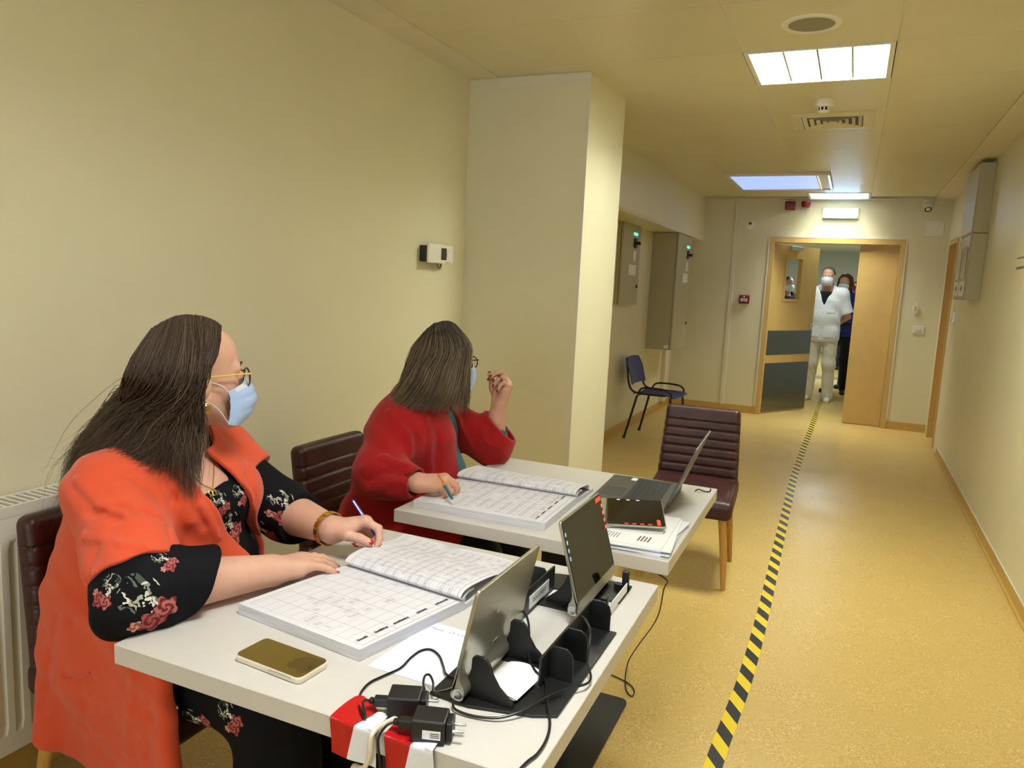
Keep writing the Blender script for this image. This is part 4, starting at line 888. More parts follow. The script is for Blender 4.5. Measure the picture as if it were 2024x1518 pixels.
# --- floral print: every cluster gets its own patch of UV space, drawn by the material
def floral():
    s = N('floral_cloth'); u, v = s.uv('print'); P = s.comb(u, v, 0.0); pos = s.obj()
    def flower(cx_, cy_, R0, ph, c1, c2):
        dx = s.math('SUBTRACT', u, cx_); dy = s.math('SUBTRACT', v, cy_); r = s.math('SQRT', s.math('ADD', s.math('MULTIPLY', dx, dx), s.math('MULTIPLY', dy, dy))); th = s.math('ARCTAN2', dy, dx)
        w = s.math('MULTIPLY', s.math('SUBTRACT', s.noise(5, 2, vec=P), .5), .5); e = s.math('MULTIPLY_ADD', s.math('COSINE', s.math('ADD', s.math('MULTIPLY', th, 5.0), ph)), .15, .85)
        k = s.math('LESS_THAN', s.math('ADD', r, s.math('MULTIPLY', w, R0*.5)), s.math('MULTIPLY', e, R0))
        pt = s.math('SINE', s.math('ADD', s.math('MULTIPLY', r, 26.0), s.math('ADD', s.math('MULTIPLY', th, 2.0), s.math('MULTIPLY', w, 14.0))))
        return k, s.mix(s.math('MULTIPLY_ADD', pt, .5, .5, clamp=True), c1, c2)
    vo = s.n('ShaderNodeTexVoronoi'); vo.voronoi_dimensions = '2D'; vo.inputs['Scale'].default_value = 5.5; nz = s.n('ShaderNodeTexNoise'); nz.inputs['Scale'].default_value = 3.0; s.L.new(P, nz.inputs['Vector']); nr, ng, nb_ = s.sep(nz.outputs['Color']); s.L.new(s.comb(s.math('ADD', s.math('MULTIPLY_ADD', v, .55, nr), u), s.math('MULTIPLY_ADD', v, .62, s.math('MULTIPLY', ng, .6)), 0.0), vo.inputs['Vector'])
    dx = s.math('ADD', u, .35); dy = s.math('SUBTRACT', v, .38); rr = s.math('SQRT', s.math('ADD', s.math('MULTIPLY', dx, dx), s.math('MULTIPLY', dy, dy)))
    leaf = s.math('MULTIPLY', s.math('LESS_THAN', vo.outputs['Distance'], .40), s.math('LESS_THAN', rr, .62)); rnd = s.sep(vo.outputs['Color'])
    lc = s.ramp(rnd[0], [(0, rgb(64, 78, 70)), (.4, rgb(112, 124, 110)), (.62, rgb(196, 190, 172)), (1, rgb(226, 222, 212))]); leaf = s.math('MULTIPLY', leaf, s.math('GREATER_THAN', rnd[1], .22))
    c = s.mix(leaf, rgb(14, 14, 19), lc)
    for a in ((.12, -.42, .44, 0., rgb(110, 28, 34), rgb(172, 92, 88)), (.42, .02, .40, 1.7, rgb(104, 24, 28), rgb(184, 112, 104)), (-.35, -.55, .22, .8, rgb(150, 60, 60), rgb(214, 170, 150))):
        k, cc = flower(*a); c = s.mix(k, c, cc)
    s.set(s.b.inputs['Base Color'], c); s.b.inputs['Roughness'].default_value = .8; s.b.inputs['Specular IOR Level'].default_value = .15; s.bump(s.noise(700, 1), .15, .0008); MATS['floral_cloth'] = s.m
floral()
dr1 = sdf_obj('dress', dress1, (-1.80, .86, .1), (-.86, 1.68, 1.12), .0046, 'floral_cloth', W1)
def print_clusters(o, fn, px, parent):
    cl = []
    for u, v, sc, rt in px:
        c = trace(fn, u, v)
        if c is None: continue
        n = grad(fn, c); up = np.array(CU)*math.cos(math.radians(rt))+np.array(CR)*math.sin(math.radians(rt)); t2 = nrm(up-n*(up@n)); t1 = np.cross(t2, n); cl.append((c, t1, t2, n, sc))
    me = o.data; L = np.array(root_loc(o)); nv = len(me.vertices); V = np.empty(nv*3, np.float32); me.vertices.foreach_get('co', V); V = V.reshape(-1, 3)+L
    li = np.empty(len(me.loops), np.int32); me.loops.foreach_get('vertex_index', li); Fv = li.reshape(-1, 4); cen = V[Fv].mean(1)
    uv = np.full((len(Fv), 4, 2), 9.0, np.float32); best = np.full(len(Fv), 1e9)
    for c, t1, t2, n, sc in cl:
        d = np.linalg.norm(cen-c, axis=1)/sc; m = (d < best) & (d < 1.25); best[m] = d[m]; q = V[Fv[m]]-c
        uv[m] = np.stack([q@t1, q@t2], -1)/sc
    lay = me.uv_layers.new(name='print'); lay.data.foreach_set('uv', uv.ravel())
FL = [(300, 1205, .062, 8), (322, 1215, .001, 0), (215, 1275, .040, 60), (205, 1175, .036, 70), (455, 1050, .055, 0), (525, 1055, .05, 10), (562, 1008, .046, 40), (480, 980, .03, 0), (400, 1430, .048, -40), (455, 1425, .040, 0), (350, 1500, .045, 10), (440, 1000, .034, 30), (330, 1110, .028, 0)]
print_clusters(dr1, dress1, [q for q in FL if q[2] > .01], W1)
# --- mask, spectacles, jewellery
MQ1 = mask_mesh(HF1, W1, 'mask_blue', -.010, -.116, .006, 60)
def loops(MQ, F, parent, m='mask_white'):
    for u, s_ in ((0.0, -1), (1.0, 1)):
        e = F.w(-.024, s_*.083, .004); e2 = F.w(-.026, s_*.083, -.022)
        part('ear_loop', MB().tube(catmull([MQ(u, .05), F.w(.03, s_*.075, -.012), e, e2, F.w(.02, s_*.074, -.06), MQ(u, .95)], 8), .0013, 6), m, parent, smooth=True)
loops(MQ1, HF1, W1)
def spectacles(F, parent, mf, mt, w=.0245, h=.0205, x=.104, r=.0021):
    g = MB(); root = None
    for s_ in (-1, 1):
        ring = [F.w(x-.010*(abs(math.cos(a)*.8+1)*.3)*1, s_*.0335+w*math.cos(a)*s_, -.003+h*math.sin(a)*(1.0 if math.sin(a) < 0 else .88)) for a in np.linspace(0, 2*math.pi, 33)]
        fr = part('lens_frame', MB().tube(ring, r, 8, False), mf, parent, smooth=True)
        part('lens', MB().add(ring[:-1]+[p+nrm(F.R[:, 0])*.0015 for p in ring[:-1]], [tuple(range(32)), tuple(range(63, 31, -1))]+[(i, (i+1) % 32, 32+(i+1) % 32, 32+i) for i in range(32)]), 'pane_glass', fr)
        hx = F.w(x-.004, s_*(.0335+w), .006)
        part('temple', MB().tube(catmull([hx, F.w(x-.012, s_*.0665, .007), F.w(.05, s_*.076, .008), F.w(-.005, s_*.082, .006), F.w(-.03, s_*.080, -.012)], 8), [.0026]*1+[.0022]*32, 8), mt, parent, smooth=True)
    part('bridge', MB().tube(catmull([F.w(x-.001, -.011, .002), F.w(x+.004, 0, .006), F.w(x-.001, .011, .002)], 6), r*.9, 8), mf, parent, smooth=True)
mat('maroon_acetate', rgb(70, 14, 20), .2, coat=.5); mat('yellow_acetate', rgb(214, 184, 84), .3); mat('black_acetate', rgb(24, 18, 16), .25)
spectacles(HF1, W1, 'maroon_acetate', 'yellow_acetate')
for s_ in (-1, 1): part('eyebrow', MB().tube(catmull([HF1.w(.0925, s_*.014, .0215), HF1.w(.092, s_*.028, .028), HF1.w(.080, s_*.050, .022)], 5), [.0016, .0024, .0026, .0026, .0026, .0026, .0024, .002, .0018, .0014, .0008], 6), 'brow_hair', W1, smooth=True)
for s_ in (-1, 1):
    e = HF1.w(-.004, s_*.085, -.052); b = MB()
    for R0 in (.011, .007): b.tube([e+HF1.R@V3(R0*math.cos(a), 0, R0*math.sin(a)-.006) for a in np.linspace(0, 2*math.pi, 21)], .0011, 6, False)
    part('earring', b, 'gold', W1, smooth=True)
CH = [HF1.w(-.02, -.062, -.105), V3(0, 0, 0)]
def chain(px, fn, lift=.0015):
    P_ = [trace(fn, *q) for q in px]; return [p+grad(fn, p)*lift for p in P_ if p is not None]
both1 = lambda p: np.minimum(body1(p), dress1(p))
pc = chain(((418, 880), (421, 905), (422, 935), (420, 962)), both1); pl = chain(((345, 905), (375, 935), (400, 958), (418, 966)), both1)
if len(pc) > 2: part('necklace', MB().tube(catmull(pc, 6), .0011, 6), 'gold', W1, smooth=True)
if len(pl) > 2: part('necklace', MB().tube(catmull(pl, 6), .0011, 6), 'gold', W1, smooth=True)
def disc_on(fn, u, v, name, m, r, parent, ring=False, lift=.001):
    c = trace(fn, u, v)
    if c is None: return
    n = grad(fn, c); Mx = Matrix.Translation(c+n*lift) @ Vector(n).to_track_quat('Z', 'Y').to_matrix().to_4x4()
    b = MB().lathe([(r, 0), (r, .0015), (r*.8, .0025), (r*.55, .0018), (.0005, .0018)], 18, Mx) if not ring else MB().tube([tuple(Mx @ Vector((r*math.cos(a), r*math.sin(a), 0))) for a in np.linspace(0, 6.2832, 21)], .0012, 6, False)
    if ring: b.tube([tuple(Mx @ Vector((0, -r, 0))), tuple(Mx @ Vector((0, r*.4, 0)))], .001, 5).tube([tuple(Mx @ Vector((0, 0, 0))), tuple(Mx @ Vector((-r*.6, r*.6, 0)))], .001, 5).tube([tuple(Mx @ Vector((0, 0, 0))), tuple(Mx @ Vector((r*.6, r*.6, 0)))], .001, 5)
    part(name, b, m, parent, smooth=True)
disc_on(both1, 419, 974, 'pendant', 'gold', .0085, W1, True, .003)
for u, v in ((443, 961), (419, 1107), (349, 1398)): disc_on(tunic1, u, v, 'snap_button', 'steel', .0052, W1)
pw = [trace(tunic1, *q) for q in ((122, 1338), (138, 1343), (158, 1339), (178, 1329))]
if all(x is not None for x in pw): part('pocket_welt', MB().tube(catmull(pw, 5), .0032, 8), 'orange_cotton', W1, smooth=True)
bx_ = nrm(j['Lwr']-j['Lel']); bc = j['Lwr']-bx_*.012; a1 = nrm(np.cross(bx_, [0, 0, 1])); a2 = np.cross(bx_, a1)
for k in range(14):
    a = 2*math.pi*k/14; n_ = math.cos(a)*a1+math.sin(a)*a2; Mx = Matrix.Translation(bc+n_*.041) @ Matrix(np.column_stack([bx_, np.cross(n_, bx_), n_]).tolist()).to_4x4()
    part('bracelet_link', MB().box(-.0085, .0085, -.0078, .0078, -.0015, .0015, Mx), 'gold', W1, bevel=.0012)
# --- hair
def cap1(p):
    q = HF1.loc(p); d = ell(q, V3(-.016, 0, .034), (.094, .076, .089)); d = smin(d, ell(q, V3(-.045, 0, -.03), (.07, .074, .085)), .03)
    cutf = q[:, 0]-np.interp(q[:, 2], [-.1, 0, .05, .1, .13], [-.02, -.004, .030, .060, .075]); return np.maximum(d, np.maximum(cutf, -.11-q[:, 2]))*HF1.s
hc = sdf_obj('hair', cap1, HF1.o-.17, HF1.o+.17, .005, 'hair_brown', W1); tone_attr(hc, .12)
h_ = lambda x, y, z: HF1.w(x, y, z)
g1 = [
 [h_(.056, -.010, .107), h_(.022, -.073, .066), h_(-.020, -.088, .0), h_(-.026, -.092, -.045), dep(396, 850, 1.67), dep(390, 900, 1.66), dep(386, 950, 1.65), dep(382, 1000, 1.655)],
 [h_(.050, -.006, .114), h_(.012, -.082, .064), h_(-.034, -.097, -.01), dep(372, 830, 1.66), dep(365, 885, 1.645), dep(360, 930, 1.65), dep(372, 968, 1.65)],
 [h_(.038, -.006, .122), h_(.002, -.090, .064), h_(-.040, -.103, -.02), dep(345, 840, 1.64), dep(325, 890, 1.635), dep(300, 922, 1.63), dep(258, 934, 1.62)],
 [h_(.016, -.006, .130), h_(-.014, -.094, .060), h_(-.034, -.106, -.02), dep(325, 830, 1.64), dep(285, 885, 1.635), dep(230, 918, 1.625), dep(165, 926, 1.63)],
 [h_(-.012, -.005, .133), h_(-.044, -.092, .055), h_(-.070, -.102, -.01), dep(280, 805, 1.665), dep(235, 858, 1.66), dep(190, 900, 1.66), dep(150, 914, 1.67)],
 [h_(-.035, -.004, .130), h_(-.078, -.080, .055), h_(-.105, -.078, .0), dep(258, 790, 1.70), dep(210, 842, 1.71), dep(165, 893, 1.72), dep(140, 965, 1.74), dep(128, 1040, 1.75)],
 [h_(-.060, -.002, .119), h_(-.106, -.052, .052), h_(-.130, -.050, -.005), dep(243, 785, 1.77), dep(200, 840, 1.79), dep(158, 895, 1.80), dep(140, 985, 1.81)],
 [h_(-.080, .0, .106), h_(-.122, -.015, .045), h_(-.142, -.012, -.02), dep(245, 795, 1.84), dep(208, 850, 1.86), dep(180, 910, 1.87), dep(170, 990, 1.87)],
 [h_(-.080, .010, .100), h_(-.108, .035, .020), h_(-.115, .035, -.05), dep(300, 840, 1.9), dep(270, 900, 1.93), dep(250, 960, 1.93)],
 [h_(-.04, .010, .126), h_(-.05, .085, .04), h_(-.06, .09, -.04), dep(350, 850, 1.95), dep(330, 900, 1.97)],
 [h_(.02, .010, .127), h_(.01, .088, .05), h_(.0, .095, -.02), h_(-.01, .09, -.08), dep(400, 860, 1.9)],
 [h_(.062, .010, .106), h_(.052, .074, .055), h_(.03, .09, .0), h_(.01, .09, -.07), h_(.0, .085, -.12)]]
strands('hair', g1, 'hair_brown', W1, 8000, .00085, .007, .015, 18, 3, (.08, .5), .24, stk=(.10, .36), clump=31.0, lens=(.72, 1.02))
strands('hair_wisps', g1[3:7], 'hair_brown', W1, 90, .0005, .016, .022, 22, 5, (.3, .8), .4, lens=(.95, 1.1), tip_spread=3.0)
strands('hair_wisps', g1[:3], 'hair_brown', W1, 60, .0005, .007, .012, 20, 6, (.3, .8), .4, lens=(.95, 1.12), tip_spread=2.2)
# ------------------------------------------------------------------ seated person in red
W2 = thing('person', 'seated person in red coat and teal shirt, streaked hair, one hand raised', 'person', (-1.42, 2.29, 0))
HF2 = Frame((-1.275, 2.285, 1.158), 74, 0, 0, 1.05); TF2 = Frame((-1.39, 2.285, .925), 22, 0, 0)
k2 = dict(pelvis=V3(-1.47, 2.32, .58), waist=V3(-1.445, 2.32, .72), chest=V3(-1.395, 2.31, .88), neck=V3(-1.365, 2.29, 1.015), Rsh=V3(-1.345, 2.12, .925), Lsh=V3(-1.40, 2.465, .925),
          Rel=V3(-1.325, 1.975, .822), Rwr=V3(-1.178, 1.968, .812), Lel=V3(-1.215, 2.575, .815), Lwr=V3(-1.185, 2.565, .985))
trunk2 = torso_chain([(k2['pelvis'], .175), (k2['waist'], .165), (k2['chest'], .145), (V3(-1.38, 2.288, .97), .10)], TF2); head2 = head_sdf(HF2)
PEN2_TIP = hit(898, 993, 2, .7885); PEN2_TOP = PEN2_TIP+nrm(dep(862, 932, 2.36)-PEN2_TIP)*.145
RH2 = Hand(k2['Rwr'], V3(.075, .030, .006), V3(-.25, -.35, .9), 1, dict(index=(34, 44, 20, 3), middle=(44, 62, 34, 0), ring=(54, 74, 40, 0), little=(58, 76, 40, -2)), ((.7, .5, -.5), (.9, .15, -.45), (.88, -.05, -.5), (-.1, 1, .3)), 1.0, 1.1)
LH2 = Hand(k2['Lwr'], V3(.02, .01, .08), V3(.55, .8, -.1), -1, dict(index=(58, 62, 30, 2), middle=(50, 60, 30, 0), ring=(62, 72, 34, 0), little=(70, 74, 34, -2)), ((.72, .45, -.52), (.92, .15, -.38), (.8, -.1, -.6), (0, 1, .3)), 1.0, 1.08)
def body2(p):
    d = head2(p); d = smin(d, rcone(p, HF2.w(-.02, 0, -.055), k2['neck']-V3(0, 0, .02), .053, .058), .03)
    d = smin(d, trunk2(p, -.02), .05)
    for S_, E_, Wr, Hd in (('Rsh', 'Rel', 'Rwr', RH2), ('Lsh', 'Lel', 'Lwr', LH2)):
        a = rcone(p, k2[S_], k2[E_], .058, .05); a = smin(a, rcone(p, k2[E_], k2[Wr], .048, .030), .02); d = smin(d, smin(a, Hd.sdf(p), .014), .02)
    return d
sdf_obj('body', body2, (-1.75, 1.84, .68), (-.98, 2.72, 1.31), .0036, 'skin_tan', W2, keep=lambda c: c[:, 2] > .72)
RH2.add_nails(W2, 'nail_dark'); LH2.add_nails(W2, 'nail_dark'); eyes(HF2, W2)
def trunk_c(p, k):
    d = trunk2(p, k)
    for s_ in (-1, 1): d = smin(d, sph(p, TF2.w(.06, s_*.08, -.03), .085+k), .06)
    d = smin(d, ell(p, TF2.w(.03, 0, -.18), (.16+k, .18+k, .12+k)), .06)
    return smin(d, rcone(p, k2['Rsh'], k2['Lsh'], .066+k, .066+k), .05)
def shirt2(p):
    d = trunk_c(p, .0); d = smax(d, -smax(-plane(p, TF2.w(.05, 0, .045), TF2.R @ V3(-.9, 0, 1.)), np.abs(((p-TF2.o) @ TF2.R)[:, 1])-.04, .01), .006)
    ax = nrm(k2['Lwr']-k2['Lel']); e = rcone(p, k2['Lel'], k2['Lel']*.45+k2['Lwr']*.55, .06, .048); e = smax(smax(e, plane(p, k2['Lel']*.5+k2['Lwr']*.5, ax+V3(.2, 0, 0)), .004), -rcone(p, k2['Lel'], k2['Lwr'], .045, .042), .004)
    return np.minimum(d, e)+wrinkle(p, .002, (10, 60, 8), (5., 12., 9.))
sdf_obj('shirt', shirt2, (-1.78, 1.98, .62), (-1.02, 2.70, 1.06), .005, 'teal_cloth', W2)
CR2 = []
def coat_solid(p):
    d = trunk_c(p, .017); d = smin(d, rcone(p, k2['Rsh']+V3(-.01, 0, 0), k2['Rel'], .086, .078), .09); d = smin(d, rcone(p, k2['Rel'], k2['Rwr'], .074, .050), .03)
    d = smin(d, rcone(p, k2['Rel']+V3(0, 0, -.01), V3(-1.25, 1.955, .79), .06, .035), .04)
    e = smin(rcone(p, k2['Lsh'], k2['Lel'], .082, .078), rcone(p, k2['Lel'], k2['Lel']*.45+k2['Lwr']*.55+V3(.026, .014, 0), .066, .080), .04); d = smin(d, e, .04)
    d = smin(d, rcone(p, V3(-1.47, 2.31, .66), V3(-1.45, 2.29, .50), .16, .20), .08)
    d = smin(d, rcone(p, V3(-1.45, 2.12, .60), V3(-1.15, 2.10, .585), .12, .095), .06); d = smin(d, rcone(p, V3(-1.45, 2.42, .58), V3(-1.15, 2.44, .575), .12, .09), .06)
    d = smin(d, rcone(p, V3(-1.37, 2.20, .955), V3(-1.42, 2.17, .80), .085, .105), .08); d = smin(d, rbox(p, V3(-1.30, 2.03, .47), (.20, .03, .15), .025), .06)
    c = rcone(p, k2['neck']+V3(-.02, 0, -.015), HF2.w(-.03, 0, -.085), .085, .078); return smin(d, c, .03)
def coat2(p):
    d = coat_solid(p); m = np.abs(d) < .03
    if m.any():
        pm, dm = p[m], d[m]
        for a, b, r, s_ in CR2: dm = dm-s_*(.011 if s_ > 0 else .007)*np.exp(-(rcone(pm, a, b, 0., 0.)/(r*1.6))**2)
        d[m] = dm
    ax = nrm(k2['Rwr']-k2['Rel']); near = rcone(p, k2['Rel'], k2['Rwr']+ax*.06, .1, .1); c0 = k2['Rwr']-ax*.004
    d = np.where(near < 0, smax(d, plane(p, c0, ax), .004), d); d = smax(d, -rcone(p, c0-ax*.03, c0+ax*.08, .040, .044), .004)
    ax = nrm(k2['Lwr']-k2['Lel']); near = rcone(p, k2['Lel']+ax*.05, k2['Lwr'], .12, .12); c0 = k2['Lel']*.45+k2['Lwr']*.55
    d = np.where(near < 0, smax(d, plane(p, c0, ax+V3(.66, .36, 0)), .004), d); d = smax(d, -rcone(p, c0-ax*.04+V3(.022, .012, 0), c0+ax*.08+V3(.026, .014, 0), .058, .074), .004)
    q = (p-TF2.o) @ TF2.R; w = np.interp(q[:, 2], [-.30, -.16, .0, .10], [.12, .12, .068, .046]); c_ = np.interp(q[:, 2], [-.3, -.15, .0, .1], [.03, .03, .004, .0])
    d = smax(d, -smax(np.abs(q[:, 1]-c_)-w, -(q[:, 0]+.02), .004), .004); d = smax(d, -trunk_c(p, .0025), .004)
    d = smax(d, -rcone(p, k2['neck']-V3(0, 0, .04), HF2.w(-.01, 0, -.03), .066, .074), .004)
    return smax(d, .33-p[:, 2], .004)+wrinkle(p, .0025, (22, 30, 26), (9., 14., 17.))
for px, r, s_ in ((((720, 925), (760, 905), (800, 920)), .008, 1), (((725, 950), (770, 930), (815, 945)), .008, -1), (((728, 970), (775, 950), (830, 955)), .008, 1), (((800, 830), (825, 870), (828, 920)), .008, -1), (((770, 815), (805, 860), (812, 900)), .008, 1),
                  (((842, 830), (848, 880), (850, 930)), .007, 1), (((862, 850), (866, 890), (866, 935)), .007, -1), (((930, 850), (938, 880), (950, 905)), .008, -1), (((955, 850), (960, 880), (970, 900)), .008, 1)):
    P_ = [trace(coat_solid, *q, 1.2) for q in px]
    if all(x is not None for x in P_): CR2 += [(a, b, r, s_) for a, b in zip(P_, P_[1:])]
sdf_obj('coat', coat2, (-1.82, 1.86, .28), (-1.0, 2.74, 1.14), .0044, 'red_wool', W2)
def legs_fn(hips, knees, ankles, r0=.09, r1=.075, r2=.055):
    def fn(p):
        d = None
        for h, k, a in zip(hips, knees, ankles):
            e = smin(rcone(p, h, k, r0, r1), rcone(p, k, a, r1, r2), .05); d = e if d is None else smin(d, e, .03)
        return d+wrinkle(p, .002, (30, 25, 40))
    return fn
L2 = legs_fn([V3(-1.48, 2.17, .54), V3(-1.48, 2.40, .54)], [V3(-1.04, 2.12, .55), V3(-1.04, 2.43, .55)], [V3(-1.05, 2.12, .09), V3(-1.08, 2.43, .09)])
sdf_obj('trousers', L2, (-1.62, 2.0, .05), (-.9, 2.56, .68), .008, 'black_cloth', W2)
def shoe(c, yaw, parent, m, L=.25, name='shoe'):
    F = Frame(c, yaw)
    def fn(p):
        q = F.loc(p); d = rcone(q, V3(-.03, 0, .04), V3(-.01, 0, .09), .042, .045); d = smin(d, rcone(q, V3(-.04, 0, .032), V3(L-.10, 0, .028), .040, .036), .03)
        return smax(d, -q[:, 2], .004)
    return sdf_obj(name, fn, F.o-V3(.3, .3, .02), F.o+V3(.3, .3, .16), .007, m, parent)
for c in (V3(-1.05, 2.12, 0), V3(-1.08, 2.43, 0)): shoe(c, 0, W2, 'black_plastic')
for c in (V3(-1.0, 1.165, 0), V3(-1.0, 1.405, 0)): shoe(c, 0, W1, 'black_plastic')
MQ2 = mask_mesh(HF2, W2, 'mask_blue', -.006, -.116, .004, 58); loops(MQ2, HF2, W2); spectacles(HF2, W2, 'black_acetate', 'black_acetate', .025, .021)
rg = LH2.seg[7]; part('ring', MB().tube([rg[0]*.6+rg[1]*.4+.0095*(math.cos(a)*nrm(np.cross(rg[1]-rg[0], [0.1, .3, .2]))+math.sin(a)*nrm(np.cross(rg[1]-rg[0], np.cross(rg[1]-rg[0], [0.1, .3, .2])))) for a in np.linspace(0, 6.283, 17)], .0018, 6, False), 'dark_grey', W2, smooth=True)
def cap2(p):
    q = HF2.loc(p); d = ell(q, V3(-.016, 0, .034), (.093, .075, .088)); d = smin(d, ell(q, V3(-.045, 0, -.03), (.068, .072, .08)), .03)
    cutf = q[:, 0]-np.interp(q[:, 2], [-.1, 0, .05, .1, .13], [-.02, -.004, .030, .058, .07]); return np.maximum(d, np.maximum(cutf, -.105-q[:, 2]))*HF2.s
hc = sdf_obj('hair', cap2, HF2.o-.17, HF2.o+.17, .006, 'hair_streaked', W2); tone_attr(hc, .03)
e_ = lambda x, y, z: HF2.w(x, y, z)
g2 = [
 [e_(.056, -.008, .108), e_(.040, -.072, .060), e_(.020, -.090, .0), e_(.014, -.094, -.05), e_(.016, -.095, -.10), e_(.020, -.092, -.15)],
 [e_(.050, -.006, .115), e_(.026, -.080, .062), e_(.004, -.098, .0), e_(-.004, -.104, -.05), e_(-.006, -.106, -.10), e_(-.004, -.104, -.155)],
 [e_(.032, -.006, .126), e_(.006, -.090, .060), e_(-.018, -.104, -.01), e_(-.030, -.110, -.06), e_(-.040, -.112, -.11), e_(-.050, -.108, -.15)],
 [e_(.008, -.006, .133), e_(-.022, -.094, .056), e_(-.050, -.104, -.01), e_(-.070, -.106, -.06), e_(-.090, -.102, -.11), e_(-.112, -.094, -.145)],
 [e_(-.020, -.005, .133), e_(-.060, -.086, .050), e_(-.092, -.086, -.01), e_(-.115, -.084, -.06), e_(-.140, -.078, -.11), e_(-.165, -.068, -.14)],
 [e_(-.045, -.003, .127), e_(-.092, -.062, .046), e_(-.122, -.058, -.01), e_(-.145, -.050, -.06), e_(-.172, -.036, -.105), e_(-.200, -.015, -.135)],
 [e_(-.065, .0, .117), e_(-.114, -.028, .042), e_(-.138, -.020, -.01), e_(-.160, -.006, -.06), e_(-.182, .012, -.105), e_(-.205, .03, -.135)],
 [e_(-.08, .006, .105), e_(-.118, .025, .03), e_(-.132, .035, -.03), e_(-.15, .05, -.09), e_(-.17, .07, -.13)],
 [e_(-.04, .010, .126), e_(-.05, .088, .04), e_(-.06, .09, -.04), e_(-.07, .08, -.12)],
 [e_(.02, .010, .127), e_(.01, .09, .05), e_(.0, .095, -.02), e_(-.01, .09, -.10), e_(-.01, .085, -.14)],
 [e_(.062, .010, .106), e_(.055, .074, .055), e_(.04, .09, .0), e_(.03, .09, -.07), e_(.02, .085, -.14)]]
strands('hair', g2, 'hair_streaked', W2, 6000, .00095, .006, .005, 14, 13, (.0, .36), .42, rootdark=.8, clump=29.0, stk=(.22, .62), lens=(.80, 1.03), wl=1.0, tip_spread=1.2)
# ------------------------------------------------------------------ things on the tables
def ledger_mat(name, rows, cols, ulo, uhi, dens, seed):
    s = N(name); u, v = s.uv()
    def band(x, lo, hi): return s.math('MULTIPLY', s.math('GREATER_THAN', x, lo), s.math('LESS_THAN', x, hi))
    fr = s.math('FRACT', s.math('MULTIPLY', u, float(rows))); inside = s.math('MULTIPLY', band(u, .05, .97), band(v, .05, .96))
    ln = s.math('LESS_THAN', fr, .045)
    for c in cols: ln = s.math('MAXIMUM', ln, s.math('LESS_THAN', s.math('ABSOLUTE', s.math('SUBTRACT', v, c)), .0022))
    ln = s.math('MULTIPLY', ln, inside)
    for a in (.05, .97): ln = s.math('MAXIMUM', ln, s.math('MULTIPLY', s.math('LESS_THAN', s.math('ABSOLUTE', s.math('SUBTRACT', u, a)), .0025), band(v, .05, .96)))
    vec = s.comb(s.math('MULTIPLY', u, 150.0), s.math('MULTIPLY', v, 85.0), float(seed)); sc = s.noise(1.0, 2, .6, vec, 1.2)
    ink = s.math('LESS_THAN', s.math('ABSOLUTE', s.math('SUBTRACT', sc, .5)), .035)
    pres = s.math('GREATER_THAN', s.noise(1.0, 1, .5, s.comb(s.math('MULTIPLY', s.math('FLOOR', s.math('MULTIPLY', u, float(rows))), 3.7), s.math('MULTIPLY', v, 7.0), float(seed+5))), dens)
    ink = s.math('MULTIPLY', s.math('MULTIPLY', ink, band(fr, .28, .78)), s.math('MULTIPLY', pres, s.math('MULTIPLY', band(u, ulo, uhi), band(v, .07, .95))))
    c = s.mix(s.math('MULTIPLY', ln, .55), rgb(222, 219, 223), rgb(110, 108, 118)); c = s.mix(s.math('MULTIPLY', ink, .62), c, rgb(66, 64, 96))
    s.set(s.b.inputs['Base Color'], c); s.b.inputs['Roughness'].default_value = .7; s.b.inputs['Specular IOR Level'].default_value = .2; MATS[name] = s.m
ledger_mat('ledger_near', 13, (.05, .2, .36, .52, .66, .8, .96), .25, .72, .56, 1); ledger_mat('ledger_far', 15, (.05, .16, .22, .30, .42, .58, .72, .86, .96), .12, .95, .40, 9)
ledger_mat('ledger2_near', 12, (.05, .2, .36, .52, .66, .8, .96), .08, .9, .44, 21); ledger_mat('ledger2_far', 14, (.05, .16, .3, .42, .58, .72, .86, .96), .1, .95, .42, 33)
def edge_mat():
    s = N('page_edges'); x, y, z = s.sep(s.obj()); n = s.noise(1.0, 2, .6, s.comb(s.math('MULTIPLY', x, 12), s.math('MULTIPLY', y, 12), s.math('MULTIPLY', z, 1400)))
    s.set(s.b.inputs['Base Color'], s.ramp(n, [(.3, rgb(188, 186, 192)), (.7, rgb(232, 230, 234))])); s.b.inputs['Roughness'].default_value = .8; MATS['page_edges'] = s.m
edge_mat()
def uv_grid(name, F, nu, nv, m, parent, thick=.0006):
    b = MB().grid(F, nu, nv, thick); me = bpy.data.meshes.new(name); L = np.array(root_loc(parent)); me.from_pydata((np.array(b.v)-L).tolist(), [], b.f)
    lay = me.uv_layers.new(name='UVMap'); K = (nu+1)*(nv+1)
    for l in me.loops: i = l.vertex_index % K; lay.data[l.index].uv = ((i//(nv+1))/nu, (i % (nv+1))/nv)
    bm = bmesh.new(); bm.from_mesh(me); bmesh.ops.recalc_face_normals(bm, faces=bm.faces); bm.to_mesh(me); bm.free(); me.shade_smooth(); me.set_sharp_from_angle(angle=math.radians(50)); return link(name, me, m, parent)
